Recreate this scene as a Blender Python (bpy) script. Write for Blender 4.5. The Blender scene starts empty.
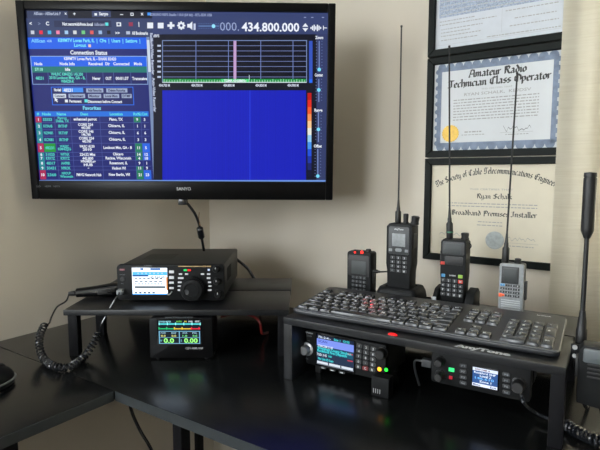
import bpy, bmesh, math, random
from mathutils import Vector, Matrix
random.seed(7)
SC = bpy.context.scene
COL = SC.collection
R = math.radians

# ------------------------------------------------------------------ camera
FPX, CZ = 500.0, 1.14
PITCH = math.atan(50 / 500)
cs, sn = math.cos(PITCH), math.sin(PITCH)
cam = bpy.data.objects.new('camera', bpy.data.cameras.new('camera'))
COL.objects.link(cam)
cam.data.sensor_width = 36
cam.data.lens = 36 * FPX / 600
cam.data.clip_start = 0.02
cam.location = (0, 0, CZ)
cam.rotation_euler = (math.pi / 2 - PITCH, 0, 0)
SC.camera = cam
CAM = Vector((0, 0, CZ))

def ray(x, y):
    return Vector((1, 0, 0)) * ((x - 300) / FPX) - Vector((0, sn, cs)) * ((y - 225) / FPX) + Vector((0, cs, -sn))

def at_z(x, y, z):
    d = ray(x, y)
    return CAM + d * ((z - CZ) / d.z)

def at_y(x, y, Y):
    d = ray(x, y)
    return CAM + d * (Y / d.y)

# ------------------------------------------------------------------ materials
def lin(c):
    return tuple((v / 12.92 if v <= 0.04045 else ((v + 0.055) / 1.055) ** 2.4) for v in c)

def s8(r, g, b):
    return lin((r / 255, g / 255, b / 255))

MATS = {}

def mat(name, col, rough=0.5, metal=0.0, noise=0.0, nscale=40, stretch=None, bump=0.0, spec=0.5, emit=None, estr=1.0, coat=0.0):
    if name in MATS:
        return MATS[name]
    m = bpy.data.materials.new(name)
    m.use_nodes = True
    nt = m.node_tree
    b = nt.nodes['Principled BSDF']
    b.inputs['Base Color'].default_value = (*col, 1)
    b.inputs['Roughness'].default_value = rough
    b.inputs['Metallic'].default_value = metal
    b.inputs['Specular IOR Level'].default_value = spec
    b.inputs['Coat Weight'].default_value = coat
    if emit is not None:
        b.inputs['Emission Color'].default_value = (*emit, 1)
        b.inputs['Emission Strength'].default_value = estr
    if noise or bump:
        tc = nt.nodes.new('ShaderNodeTexCoord')
        mp = nt.nodes.new('ShaderNodeMapping')
        nz = nt.nodes.new('ShaderNodeTexNoise')
        nz.inputs['Scale'].default_value = nscale
        nz.inputs['Detail'].default_value = 5
        nt.links.new(tc.outputs['Object'], mp.inputs['Vector'])
        if stretch:
            mp.inputs['Scale'].default_value = stretch
        nt.links.new(mp.outputs['Vector'], nz.inputs['Vector'])
        if noise:
            rp = nt.nodes.new('ShaderNodeValToRGB')
            rp.color_ramp.elements[0].position = 0.3
            rp.color_ramp.elements[1].position = 0.7
            rp.color_ramp.elements[0].color = (*[max(0, c * (1 - noise)) for c in col], 1)
            rp.color_ramp.elements[1].color = (*[min(1, c * (1 + noise)) for c in col], 1)
            nt.links.new(nz.outputs['Fac'], rp.inputs['Fac'])
            nt.links.new(rp.outputs['Color'], b.inputs['Base Color'])
        if bump:
            bp = nt.nodes.new('ShaderNodeBump')
            bp.inputs['Strength'].default_value = bump
            bp.inputs['Distance'].default_value = 0.002
            nt.links.new(nz.outputs['Fac'], bp.inputs['Height'])
            nt.links.new(bp.outputs['Normal'], b.inputs['Normal'])
    MATS[name] = m
    return m

def glow(r, g, b, s=1.0):
    """a lit pixel colour of a screen or a lamp"""
    n = 'glow_%d_%d_%d_%d' % (r, g, b, int(s * 100))
    return mat(n, (0.008, 0.008, 0.008), 0.35, spec=0.06, emit=s8(r, g, b), estr=s)

M_WALL = mat('beige_wall_paint', s8(208, 200, 186), 0.85, noise=0.03, nscale=3, bump=0.12, spec=0.2)
M_CEIL = mat('white_ceiling_paint', s8(228, 226, 220), 0.9)
M_FLOOR = mat('dark_brown_carpet', s8(38, 31, 26), 0.95, noise=0.3, nscale=160, bump=0.6, spec=0.1)
M_TRIM = mat('white_trim_paint', s8(225, 222, 214), 0.5)
M_DESK = mat('black_oak_board', s8(14, 15, 15), 0.22, noise=0.28, nscale=9, stretch=(1.5, 22, 10), bump=0.05, spec=0.45)
M_SHELF = mat('black_laminate_board', s8(22, 23, 25), 0.36, noise=0.2, nscale=12, stretch=(2, 18, 10), bump=0.04, spec=0.4)
M_STEEL = mat('black_powder_coated_steel', s8(20, 20, 22), 0.45, noise=0.1, nscale=90, spec=0.08)
M_GLOSS = mat('glossy_black_plastic', s8(12, 12, 13), 0.16, noise=0.05, nscale=30, spec=0.28)
M_BEZEL = mat('black_bezel_plastic', s8(11, 11, 12), 0.3, noise=0.05, nscale=30, spec=0.12)
M_MIC = mat('smooth_black_microphone_plastic', s8(16, 16, 18), 0.2, noise=0.05, nscale=30, spec=0.7)
M_MATTE = mat('matte_black_plastic', s8(19, 20, 21), 0.5, spec=0.16, noise=0.12, nscale=120, bump=0.05)
M_DARK = mat('dark_grey_plastic', s8(48, 50, 52), 0.45, noise=0.1, nscale=100)
M_BODY = mat('textured_black_metal_case', s8(40, 42, 44), 0.42, noise=0.15, nscale=200, bump=0.1)
M_RUB = mat('black_rubber', s8(20, 20, 21), 0.5, noise=0.1, nscale=80)
M_CORD = mat('black_cord_sheath', s8(34, 36, 40), 0.2, noise=0.1, nscale=60, spec=0.7)
M_KEY = mat('black_keycap_plastic', s8(44, 46, 49), 0.26, noise=0.08, nscale=150)
M_KBD = mat('black_keyboard_shell', s8(36, 37, 40), 0.34, noise=0.08, nscale=80)
M_LEG = mat('pale_grey_key_legend', s8(225, 227, 230), 0.5)
M_CHROME = mat('brushed_silver_metal', s8(170, 171, 172), 0.4, metal=0.7, noise=0.08, nscale=120)
M_GLASS = mat('dark_display_glass', s8(52, 56, 57), 0.5, noise=0.05, nscale=20)
M_SGREY = mat('silver_grey_plastic', s8(128, 132, 134), 0.4, noise=0.15, nscale=160)
M_LGREY = mat('light_grey_plastic', s8(160, 164, 166), 0.35, noise=0.1, nscale=120)
M_BTN = mat('pale_button_legend', s8(185, 188, 190), 0.45)
M_DIM = mat('dim_grey_legend', s8(110, 114, 118), 0.5)
M_RED = mat('red_button_plastic', s8(196, 60, 44), 0.45)
M_ORANGE = mat('orange_button_plastic', s8(232, 96, 52), 0.45)
M_BLUE = mat('blue_button_plastic', s8(70, 140, 190), 0.45)
M_GREEN = mat('green_button_plastic', s8(150, 190, 70), 0.45)
M_GOLD = mat('gold_line_print', s8(190, 160, 110), 0.4)
M_REDC = mat('red_wire_insulation', s8(120, 28, 26), 0.4, noise=0.1, nscale=50)
M_FRAME = mat('black_frame_moulding', s8(15, 20, 18), 0.45, noise=0.15, nscale=30, spec=0.1)
M_PAPER = mat('cream_certificate_paper', s8(214, 206, 186), 0.7, noise=0.02, nscale=30)
M_PAPERW = mat('white_certificate_paper', s8(206, 209, 212), 0.7, noise=0.02, nscale=30)
M_PAPERB = mat('pale_blue_licence_paper', s8(196, 201, 208), 0.7, noise=0.03, nscale=60)
M_BORDER = mat('marbled_blue_border_print', s8(118, 131, 152), 0.7, noise=0.22, nscale=70)
M_BLUEPR = mat('blue_speckled_print', s8(152, 163, 182), 0.7, noise=0.35, nscale=260)
M_INK = mat('black_ink', s8(62, 62, 62), 0.7)
M_INKG = mat('grey_ink', s8(158, 158, 156), 0.7)
M_INKP = mat('pale_grey_ink', s8(176, 178, 182), 0.7)
M_SEAL = mat('gold_foil_seal', s8(206, 166, 62), 0.45, metal=0.15, noise=0.12, nscale=150)
M_SEALG = mat('silver_embossed_seal', s8(172, 178, 178), 0.45, noise=0.15, nscale=150)

def curtain_material():
    m = bpy.data.materials.new('cream_slub_curtain_fabric')
    m.use_nodes = True
    nt = m.node_tree
    nt.nodes.clear()
    out = nt.nodes.new('ShaderNodeOutputMaterial')
    dif = nt.nodes.new('ShaderNodeBsdfDiffuse')
    tra = nt.nodes.new('ShaderNodeBsdfTranslucent')
    mix = nt.nodes.new('ShaderNodeMixShader')
    tc = nt.nodes.new('ShaderNodeTexCoord')
    mp = nt.nodes.new('ShaderNodeMapping')
    mp.inputs['Scale'].default_value = (3, 3, 55)
    nz = nt.nodes.new('ShaderNodeTexNoise')
    nz.inputs['Scale'].default_value = 5
    nz.inputs['Detail'].default_value = 6
    rp = nt.nodes.new('ShaderNodeValToRGB')
    rp.color_ramp.elements[0].position = 0.3
    rp.color_ramp.elements[1].position = 0.65
    rp.color_ramp.elements[0].color = (*s8(214, 208, 192), 1)
    rp.color_ramp.elements[1].color = (*s8(222, 217, 202), 1)
    bp = nt.nodes.new('ShaderNodeBump')
    bp.inputs['Strength'].default_value = 0.15
    bp.inputs['Distance'].default_value = 0.002
    L = nt.links.new
    L(tc.outputs['Object'], mp.inputs['Vector'])
    L(mp.outputs['Vector'], nz.inputs['Vector'])
    L(nz.outputs['Fac'], rp.inputs['Fac'])
    L(nz.outputs['Fac'], bp.inputs['Height'])
    for n in (dif, tra):
        L(rp.outputs['Color'], n.inputs['Color'])
        L(bp.outputs['Normal'], n.inputs['Normal'])
    mix.inputs['Fac'].default_value = 0.13
    L(dif.outputs[0], mix.inputs[1])
    L(tra.outputs[0], mix.inputs[2])
    L(mix.outputs[0], out.inputs['Surface'])
    return m

# ------------------------------------------------------------------ mesh builder
TEXTS = {}

def text_mesh(s, bold=0.0):
    k = (s, bold)
    if k not in TEXTS:
        cu = bpy.data.curves.new('lettering', 'FONT')
        cu.body = s
        cu.size = 1
        cu.align_x = 'CENTER'
        cu.align_y = 'CENTER'
        cu.resolution_u = 2
        cu.offset = bold
        ob = bpy.data.objects.new('lettering', cu)
        COL.objects.link(ob)
        bpy.context.view_layer.update()
        me = bpy.data.meshes.new_from_object(ob.evaluated_get(bpy.context.evaluated_depsgraph_get()))
        vs = [v.co.copy() for v in me.vertices]
        fs = [tuple(p.vertices) for p in me.polygons]
        bpy.data.objects.remove(ob)
        bpy.data.curves.remove(cu)
        bpy.data.meshes.remove(me)
        if vs:
            xs = [v.x for v in vs]
            ys = [v.y for v in vs]
            cx, cy = (min(xs) + max(xs)) / 2, (min(ys) + max(ys)) / 2
            vs = [Vector((v.x - cx, v.y - cy, 0)) for v in vs]
            TEXTS[k] = (vs, fs, max(xs) - min(xs), max(ys) - min(ys))
        else:
            TEXTS[k] = ([], [], 1, 1)
    return TEXTS[k]

class MB:
    def __init__(self):
        self.bm = bmesh.new()
        self.mats = []

    def mi(self, m):
        if m not in self.mats:
            self.mats.append(m)
        return self.mats.index(m)

    def add(self, tmp, m, mx=None):
        i = self.mi(m)
        if mx is not None:
            bmesh.ops.transform(tmp, matrix=mx, verts=tmp.verts)
        for f in tmp.faces:
            f.material_index = i
        me = bpy.data.meshes.new('t')
        tmp.to_mesh(me)
        tmp.free()
        self.bm.from_mesh(me)
        bpy.data.meshes.remove(me)
        return self

    def box(self, x0, x1, y0, y1, z0, z1, m, bev=0.0, seg=2, mx=None):
        t = bmesh.new()
        bmesh.ops.create_cube(t, size=1)
        for v in t.verts:
            v.co = Vector(((x0 + x1) / 2 + v.co.x * (x1 - x0), (y0 + y1) / 2 + v.co.y * (y1 - y0), (z0 + z1) / 2 + v.co.z * (z1 - z0)))
        if bev:
            bmesh.ops.bevel(t, geom=t.edges[:], offset=bev, segments=seg, profile=0.6, affect='EDGES')
        return self.add(t, m, mx)

    def prism(self, pts, lo, hi, m, axis='y', bev=0.0, seg=2, mx=None):
        """an outline in two axes, extruded along the third"""
        t = bmesh.new()
        def P(a, b, c):
            return {'y': (a, c, b), 'z': (a, b, c), 'x': (c, a, b)}[axis]
        A = [t.verts.new(P(a, b, lo)) for a, b in pts]
        B = [t.verts.new(P(a, b, hi)) for a, b in pts]
        n = len(pts)
        t.faces.new(A)
        t.faces.new(B[::-1])
        for i in range(n):
            t.faces.new((A[i], B[i], B[(i + 1) % n], A[(i + 1) % n]))
        bmesh.ops.recalc_face_normals(t, faces=t.faces[:])
        if bev:
            caps = [e for e in t.edges if (e.verts[0] in A) == (e.verts[1] in A)]
            bmesh.ops.bevel(t, geom=caps, offset=bev, segments=seg, profile=0.6, affect='EDGES')
        return self.add(t, m, mx)

    def rrect(self, x0, x1, z0, z1, r, lo, hi, m, axis='y', bev=0.0, n=4, mx=None):
        return self.prism(rr(x0, x1, z0, z1, r, n), lo, hi, m, axis, bev, mx=mx)

    def lathe(self, prof, p0, direction, m, seg=24):
        """profile of (radius, distance) spun about an axis"""
        t = bmesh.new()
        d = Vector(direction).normalized()
        q = Vector((0, 0, 1)).rotation_difference(d).to_matrix().to_4x4()
        rings = []
        for r, h in prof:
            if r < 1e-6:
                rings.append([t.verts.new((0, 0, h))])
            else:
                rings.append([t.verts.new((r * math.cos(2 * math.pi * k / seg), r * math.sin(2 * math.pi * k / seg), h)) for k in range(seg)])
        for a, b in zip(rings, rings[1:]):
            for k in range(seg):
                k2 = (k + 1) % seg
                if len(a) == 1 and len(b) == 1:
                    continue
                if len(a) == 1:
                    t.faces.new((a[0], b[k], b[k2]))
                elif len(b) == 1:
                    t.faces.new((a[k], b[0], a[k2]))
                else:
                    t.faces.new((a[k], b[k], b[k2], a[k2]))
        for e in (rings[0], rings[-1]):
            if len(e) > 1:
                t.faces.new(e)
        bmesh.ops.recalc_face_normals(t, faces=t.faces[:])
        return self.add(t, m, Matrix.Translation(Vector(p0)) @ q)

    def tube(self, pts, r, m, seg=8, cap=True):
        pts = [Vector(p) for p in pts]
        rad = r if callable(r) else (lambda i: r)
        t = bmesh.new()
        up = None
        rings = []
        n = len(pts)
        for i, p in enumerate(pts):
            d = (pts[min(i + 1, n - 1)] - pts[max(i - 1, 0)]).normalized()
            if up is None:
                up = d.orthogonal().normalized()
            up = (up - d * up.dot(d)).normalized()
            w = d.cross(up)
            rr_ = rad(i)
            rings.append([t.verts.new(p + (up * math.cos(2 * math.pi * k / seg) + w * math.sin(2 * math.pi * k / seg)) * rr_) for k in range(seg)])
        for a, b in zip(rings, rings[1:]):
            for k in range(seg):
                t.faces.new((a[k], a[(k + 1) % seg], b[(k + 1) % seg], b[k]))
        if cap:
            t.faces.new(rings[0][::-1])
            t.faces.new(rings[-1])
        bmesh.ops.recalc_face_normals(t, faces=t.faces[:])
        return self.add(t, m)

    def poly(self, pts, m):
        i = self.mi(m)
        f = self.bm.faces.new([self.bm.verts.new(p) for p in pts])
        f.material_index = i
        return self

    # flat artwork on a plane that faces -y at y = yy
    def frect(self, x0, x1, z0, z1, yy, m):
        return self.poly([(x0, yy, z0), (x1, yy, z0), (x1, yy, z1), (x0, yy, z1)], m)

    def disc(self, cx, cz, r, yy, m, n=24, a0=0, a1=2 * math.pi):
        full = abs(a1 - a0 - 2 * math.pi) < 1e-6
        k = n if full else n + 1
        return self.poly([(cx + r * math.cos(a0 + (a1 - a0) * i / n), yy, cz + r * math.sin(a0 + (a1 - a0) * i / n)) for i in range(k)], m)

    def text(self, s, cx, cz, h, yy, m, w=None, bold=0.0, align='C', rot=0.0, flat=None):
        """lettering h high (capitals), squeezed to width w when given; flat = a matrix to use instead of the -y plane"""
        vs, fs, tw, th = text_mesh(s, bold)
        if not vs:
            return self
        k = h / 0.70
        kx = k if w is None else w / max(tw, 1e-6)
        off = {'C': 0, 'L': tw * kx / 2, 'R': -tw * kx / 2}[align]
        i = self.mi(m)
        c, s_ = math.cos(rot), math.sin(rot)
        V = []
        for v in vs:
            a, b = v.x * kx + off, v.y * k
            a, b = a * c - b * s_, a * s_ + b * c
            V.append(self.bm.verts.new((cx + a, yy, cz + b) if flat is None else flat @ Vector((cx + a, cz + b, yy))))
        for f in fs:
            try:
                nf = self.bm.faces.new([V[j] for j in f])
                nf.material_index = i
            except ValueError:
                pass
        return self

    def build(self, name, parent=None, loc=None, smooth=True):
        me = bpy.data.meshes.new(name)
        self.bm.to_mesh(me)
        self.bm.free()
        for m in self.mats:
            me.materials.append(m)
        if smooth:
            me.polygons.foreach_set('use_smooth', [True] * len(me.polygons))
            me.set_sharp_from_angle(angle=R(38))
        o = bpy.data.objects.new(name, me)
        COL.objects.link(o)
        if parent is not None:
            o.parent = parent
        if loc is not None:
            o.location = loc
        return o

def rr(x0, x1, z0, z1, r, n=4):
    P = []
    for cx, cz, a in ((x1 - r, z0 + r, -90), (x1 - r, z1 - r, 0), (x0 + r, z1 - r, 90), (x0 + r, z0 + r, 180)):
        for k in range(n + 1):
            t = R(a + 90 * k / n)
            P.append((cx + r * math.cos(t), cz + r * math.sin(t)))
    return P

def spline(pts, n=12):
    pts = [Vector(p) for p in pts]
    out = []
    for i in range(len(pts) - 1):
        p0, p1, p2, p3 = pts[max(i - 1, 0)], pts[i], pts[i + 1], pts[min(i + 2, len(pts) - 1)]
        for k in range(n):
            t = k / n
            out.append(0.5 * ((2 * p1) + (p2 - p0) * t + (2 * p0 - 5 * p1 + 4 * p2 - p3) * t * t + (3 * p1 - p0 - 3 * p2 + p3) * t ** 3))
    out.append(pts[-1])
    return out

def coil(path, rad, turns, per=12):
    """a helix wound round a path"""
    P = spline(path, 16)
    L = [0]
    for a, b in zip(P, P[1:]):
        L.append(L[-1] + (b - a).length)
    out = []
    N = turns * per
    up = None
    j = 0
    for i in range(N + 1):
        s = L[-1] * i / N
        while j < len(L) - 2 and L[j + 1] < s:
            j += 1
        t = (s - L[j]) / max(L[j + 1] - L[j], 1e-9)
        p = P[j].lerp(P[j + 1], min(t, 1))
        d = (P[min(j + 2, len(P) - 1)] - P[max(j - 1, 0)]).normalized()
        if up is None:
            up = d.orthogonal().normalized()
        up = (up - d * up.dot(d)).normalized()
        w = d.cross(up)
        a = 2 * math.pi * i / per
        out.append(p + (up * math.cos(a) + w * math.sin(a)) * rad)
    return out

def tag(o, label=None, cat=None, group=None, kind=None):
    if label: o['label'] = label
    if cat: o['category'] = cat
    if group: o['group'] = group
    if kind: o['kind'] = kind
    return o

def thing(name, label, cat, loc, rotz=0.0, group=None, mx=None):
    o = bpy.data.objects.new(name, None)
    o.empty_display_size = 0.05
    COL.objects.link(o)
    if mx is not None:
        o.matrix_world = mx
    else:
        o.location = loc
        o.rotation_euler = (0, 0, rotz)
    return tag(o, label, cat, group)

def mxof(o):
    return Matrix.LocRotScale(o.location, o.rotation_euler, None)

def onface(mx, yy):
    """maps a direction of view to (x, z) on the plane y = yy of a thing's own frame"""
    inv = mx.inverted()
    c = inv @ CAM
    def f(px, py):
        d = inv.to_3x3() @ ray(px, py)
        p = c + d * ((yy - c.y) / d.y)
        return p.x, p.z
    return f

# ------------------------------------------------------------------ room
TH = R(34)
AU = Vector((math.cos(TH), -math.sin(TH), 0))          # along the right wall
AN = Vector((math.sin(TH), math.cos(TH), 0))           # into the right wall
NR = 1.2624                                            # right wall's distance
U0 = -1.2321
CORNER = AU * U0 + AN * NR
ROOM = Matrix.Translation(CORNER) @ Matrix.Rotation(-TH, 4, 'Z')   # x along right wall, y into it, z up
RW, RD, RH = 4.0, 3.6, 2.5

def structure(name, mb):
    o = mb.build(name)
    o.matrix_world = ROOM
    o['kind'] = 'structure'
    return o

W1 = (1.18, 1.9, 0.95, 2.15)      # window behind the curtain: x0 x1 z0 z1 on the right wall
W2 = (0.35, 1.3, 0.95, 2.05)       # window behind the camera, on the rear wall
W3 = (-2.1, -1.3, 0.95, 2.0)       # window in the left wall, beside the camera: y0 y1 z0 z1
T = 0.12

def wall_with_hole(mb, x0, x1, y0, y1, h):
    a, b, c, d = h
    mb.box(x0, a, y0, y1, 0, RH, M_WALL)
    mb.box(b, x1, y0, y1, 0, RH, M_WALL)
    mb.box(a, b, y0, y1, 0, c, M_WALL)
    mb.box(a, b, y0, y1, d, RH, M_WALL)
    return mb

structure('wall_right', wall_with_hole(MB(), -T, RW + T, 0, T, W1))
structure('wall_rear', wall_with_hole(MB(), -T, RW + T, -RD - T, -RD, W2))
structure('wall_left', MB().box(-T, 0, W3[1], 0, 0, RH, M_WALL).box(-T, 0, -RD, W3[0], 0, RH, M_WALL).box(-T, 0, W3[0], W3[1], 0, W3[2], M_WALL).box(-T, 0, W3[0], W3[1], W3[3], RH, M_WALL))
structure('wall_far', MB().box(RW, RW + T, -RD, 0, 0, RH, M_WALL))
structure('floor', MB().box(-T, RW + T, -RD - T, T, -0.1, 0, M_FLOOR))
structure('ceiling', MB().box(-T, RW + T, -RD - T, T, RH, RH + 0.1, M_CEIL))
structure('baseboard_left', MB().box(0, 0.012, -RD, 0, 0, 0.09, M_TRIM, 0.003))
structure('baseboard_right', MB().box(0.012, RW, -0.012, 0, 0, 0.09, M_TRIM, 0.003))

def window(name, w, y0, y1):
    a, b, c, d = w
    m = MB()
    f = 0.04
    m.box(a, a + f, y0, y1, c, d, M_TRIM, 0.003).box(b - f, b, y0, y1, c, d, M_TRIM, 0.003)
    m.box(a + f, b - f, y0, y1, c, c + f, M_TRIM, 0.003).box(a + f, b - f, y0, y1, d - f, d, M_TRIM, 0.003)
    m.box(a + f, b - f, y0 + 0.01, y1 - 0.01, (c + d) / 2 - 0.02, (c + d) / 2 + 0.02, M_TRIM, 0.003)
    return structure(name, m)

window('window_1', W1, 0.04, 0.09)
window('window_2', W2, -RD - 0.09, -RD - 0.04)

m = MB()
fy0, fy1, fz0, fz1 = W3
for y0, y1, z0, z1 in ((fy0, fy0 + 0.04, fz0, fz1), (fy1 - 0.04, fy1, fz0, fz1), (fy0 + 0.04, fy1 - 0.04, fz0, fz0 + 0.04), (fy0 + 0.04, fy1 - 0.04, fz1 - 0.04, fz1), (fy0 + 0.04, fy1 - 0.04, 1.455, 1.495)):
    m.box(-0.09, -0.04, y0, y1, z0, z1, M_TRIM, 0.003)
structure('window_3', m)

def portal(name, w, y, flip):
    a, b, c, d = w
    l = bpy.data.lights.new(name, 'AREA')
    l.shape = 'RECTANGLE'
    l.size, l.size_y = b - a, d - c
    l.cycles.is_portal = True
    o = bpy.data.objects.new(name, l)
    COL.objects.link(o)
    o.matrix_world = ROOM @ Matrix.Translation(((a + b) / 2, y, (c + d) / 2)) @ Matrix.Rotation(math.pi / 2 if flip else -math.pi / 2, 4, 'X')

portal('daylight_portal', W1, T - 0.01, False)
portal('daylight_portal', W2, -RD - T + 0.01, True)

l = bpy.data.lights.new('daylight_portal', 'AREA')
l.shape = 'RECTANGLE'
l.size, l.size_y = W3[1] - W3[0], W3[3] - W3[2]
l.cycles.is_portal = True
o = bpy.data.objects.new('daylight_portal', l)
COL.objects.link(o)
o.matrix_world = ROOM @ Matrix.Translation((-T + 0.01, (W3[0] + W3[1]) / 2, (W3[2] + W3[3]) / 2)) @ Matrix.Rotation(-math.pi / 2, 4, 'Z') @ Matrix.Rotation(math.pi / 2, 4, 'X') @ Matrix.Rotation(math.pi, 4, 'Y')

# curtain
mb = MB()
cm = curtain_material()
t = bmesh.new()
NXC, NZC = 150, 12
x0, x1, zt, zb = 1.081, 2.25, 2.3, 0.35
grid = []
for i in range(NXC + 1):
    s = i / NXC
    x = x0 + (x1 - x0) * s
    row = []
    for k in range(NZC + 1):
        q = k / NZC
        amp = 0.013 * (0.7 + 0.5 * q)
        d = -0.036 - amp * math.sin((x - x0) * 2 * math.pi / 0.17 + 0.5 + 0.25 * math.sin(3 * q)) - 0.005 * math.sin(x * 83 + q)
        row.append(t.verts.new((x, d, zt + (zb - zt) * q)))
    grid.append(row)
for i in range(NXC):
    for k in range(NZC):
        t.faces.new((grid[i][k], grid[i + 1][k], grid[i + 1][k + 1], grid[i][k + 1]))
bmesh.ops.solidify(t, geom=t.faces[:], thickness=0.0012)
mb.add(t, cm)
root = thing('window_curtain', 'cream woven curtain hanging at the right edge, over the framed certificates', 'curtain', (0, 0, 0), mx=ROOM)
mb.build('fabric', root)
MB().tube([(1.0, -0.036, 2.31), (2.35, -0.036, 2.31)], 0.011, M_STEEL, 12).build('curtain_rod', root)
for bx in (1.03, 2.32):
    MB().box(bx - 0.008, bx + 0.008, -0.036, 0, 2.295, 2.325, M_STEEL, 0.002).build('rod_bracket', root)

# ------------------------------------------------------------------ desk
DZ = 0.75
desk = thing('corner_desk', 'black L-shaped corner desk carrying all of the radios', 'desk', (0, 0, 0), mx=ROOM)
NF = 0.5363 - NR          # front edge of the main worktop in room y
MB().box(0.003, 2.0, NF, -0.075, DZ - 0.018, DZ, M_DESK, 0.0015).build('worktop', desk)
mb = MB().box(0.003, 0.464, -RD + 1.6, NF - 0.0015, DZ - 0.018, DZ, M_DESK, 0.0015)
mb.build('side_worktop', desk)
M_EDGE = mat('charcoal_edge_band', s8(46, 50, 52), 0.35, noise=0.1, nscale=50)
MB().box(0.466, 2.0, NF - 0.001, NF, DZ - 0.018, DZ - 0.0004, M_EDGE).build('edge_band', desk)
MB().box(0.464, 0.465, -RD + 1.6, NF - 0.003, DZ - 0.018, DZ - 0.0004, M_EDGE).build('edge_band', desk)
def leg(x, y):
    MB().box(x - 0.011, x + 0.011, y - 0.011, y + 0.011, 0.004, DZ - 0.018, M_STEEL, 0.002).box(x - 0.016, x + 0.016, y - 0.016, y + 0.016, 0, 0.006, M_RUB, 0.002).build('leg', desk)
def room(p):
    return ROOM.inverted() @ Vector(p)
lx = room(at_z(157, 408, DZ)).x
for x, y in ((lx, NF + 0.05), (1.95, NF + 0.05), (1.95, -0.12), (0.05, -0.12), (room(at_z(13, 431, DZ)).x - 0.02, room(at_z(13, 431, DZ)).y), (0.05, -1.5), (0.42, -1.9), (0.05, -1.9)):
    leg(x, y)
MB().box(lx + 0.011, 1.939, NF + 0.042, NF + 0.058, DZ - 0.045, DZ - 0.018, M_STEEL, 0.002).build('rail', desk)
MB().box(0.061, 1.939, -0.128, -0.112, DZ - 0.045, DZ - 0.018, M_STEEL, 0.002).build('rail', desk)

# loose cable hanging under the desk
pts = [at_y(128, 398, 1.0), at_y(133, 415, 1.0), at_y(141, 432, 1.0), at_y(151, 449, 1.0), at_y(164, 480, 1.02)]
pts = [Vector((p.x, p.y, min(p.z, DZ - 0.024))) for p in pts]
pts += [Vector((-0.2, 1.03, 0.35)), Vector((-0.12, 1.05, 0.05)), Vector((-0.05, 1.08, 0.006))]
tag(MB().tube(spline(pts, 8), 0.0035, M_CORD).build('hanging_cable'), 'black cable hanging down from under the inner corner of the desk', 'cable')

# ------------------------------------------------------------------ television
TVW = 0.68
Rz, Rx, Ry = Matrix.Rotation(R(0.903), 4, 'Z'), Matrix.Rotation(R(4.146), 4, 'X'), Matrix.Rotation(R(0.261), 4, 'Y')
TVM = Matrix.Translation((-0.2776, 1.1842, 1.3163)) @ Rz @ Rx @ Ry
tv = thing('television', 'wall-mounted black television showing radio software windows', 'television', (0, 0, 0), mx=TVM)
tx = onface(TVM, 0.0)
hw, hh = TVW / 2, TVW * 9 / 32
# bezel extents measured on the front plane
bx0, bz0 = -hw - 0.018, tx(180, 199.3)[1]
bx1 = tx(334, 100)[0]
bz1 = tx(200, 2.6)[1]
m = MB()
for (a, b, c, d) in ((bx0, -hw, bz0, bz1), (hw, bx1, bz0, bz1), (-hw, hw, bz0, -hh), (-hw, hw, hh, bz1)):
    m.box(a, b, -0.008, 0.012, c, d, M_BEZEL, 0.0025)
m.build('bezel', tv)
MB().box(bx0 + 0.002, bx1 - 0.002, 0.0105, 0.036, bz0 + 0.002, bz1 - 0.002, M_MATTE, 0.004).prism([(-0.27, -0.14), (0.27, -0.14), (0.24, 0.15), (-0.24, 0.15)], 0.035, 0.062, M_MATTE, 'y', 0.01).build('back_housing', tv)
MB().text('SANYO', *tx(184.5, 188.5), 0.0072, -0.0083, M_BTN, bold=0.02).build('brand_lettering', tv)
mm = MB()
for k, w_ in enumerate((5, 8, 8)):
    x_, z_ = tx(40.5 + k * 9, 186)
    mm.text(('LED', 'HDMI', 'HDTV')[k], x_, z_, 0.004, -0.0083, M_DIM)
mm.build('bezel_print', tv)
# wall bracket: arm from the back of the set into the corner
m = MB()
m.box(-0.1, 0.1, 0.058, 0.072, -0.1, 0.1, M_STEEL, 0.002)
inv = TVM.inverted()
cpt = inv @ (CORNER + Vector((0.0, 0, 1.31)) + (AU - AN) * 0.06)
m.tube([(0, 0.07, 0), (0.1, 0.2, 0.0), cpt], 0.016, M_STEEL, 10)
m.build('mount_arm', tv)

NAVY, NAVY2, BR_BLUE = (22, 26, 84), (14, 16, 60), (28, 96, 232)
CYAN, WHITE, TEAL = (92, 222, 226), (232, 238, 248), (34, 140, 150)
screen = MB()
LAYER = [0]
def sr(px0, py0, px1, py1, col, layer=1, s=1.0):
    ys = -0.0002 * layer
    screen.poly([(*[tx(px0, py1)[0]], ys, tx(px0, py1)[1]), (tx(px1, py1)[0], ys, tx(px1, py1)[1]), (tx(px1, py0)[0], ys, tx(px1, py0)[1]), (tx(px0, py0)[0], ys, tx(px0, py0)[1])], glow(*col, s))
def skx(x, y):
    """x shift of the left window: the set leans, so columns drift with height"""
    return x + (y - 100) * (0.083 - 0.083 * (x - 33) / 290)
def st(s, px, py, hpx, col, wpx=None, bold=0.035, align='C', layer=4, rot=0.0, st_=1.0):
    x, z = tx(px, py)
    k = tx(px, py)[1] - tx(px, py + 1)[1]
    kx = tx(px + 1, py)[0] - tx(px, py)[0]
    screen.text(s, x, z, hpx * k * 1.12, -0.0002 * layer, glow(*col, st_), w=None if wpx is None else wpx * kx, bold=bold, align=align, rot=rot)
X = lambda x, y: skx(x, y)
def srx(x0, y0, x1, y1, col, layer=1, s=1.0):
    """rectangle in the leaning frame of the set: x given at row 100"""
    ys = -0.0002 * layer
    P = [tx(X(x0, y1), y1), tx(X(x1, y1), y1), tx(X(x1, y0), y0), tx(X(x0, y0), y0)]
    screen.poly([(a, ys, b) for a, b in P], glow(*col, s))
def stx(s, x, y, h, col, w=None, **k):
    st(s, X(x, y), y, h, col, w, **k)

screen.frect(-hw, hw, -hh, hh, 0.0, glow(30, 40, 78))
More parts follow.
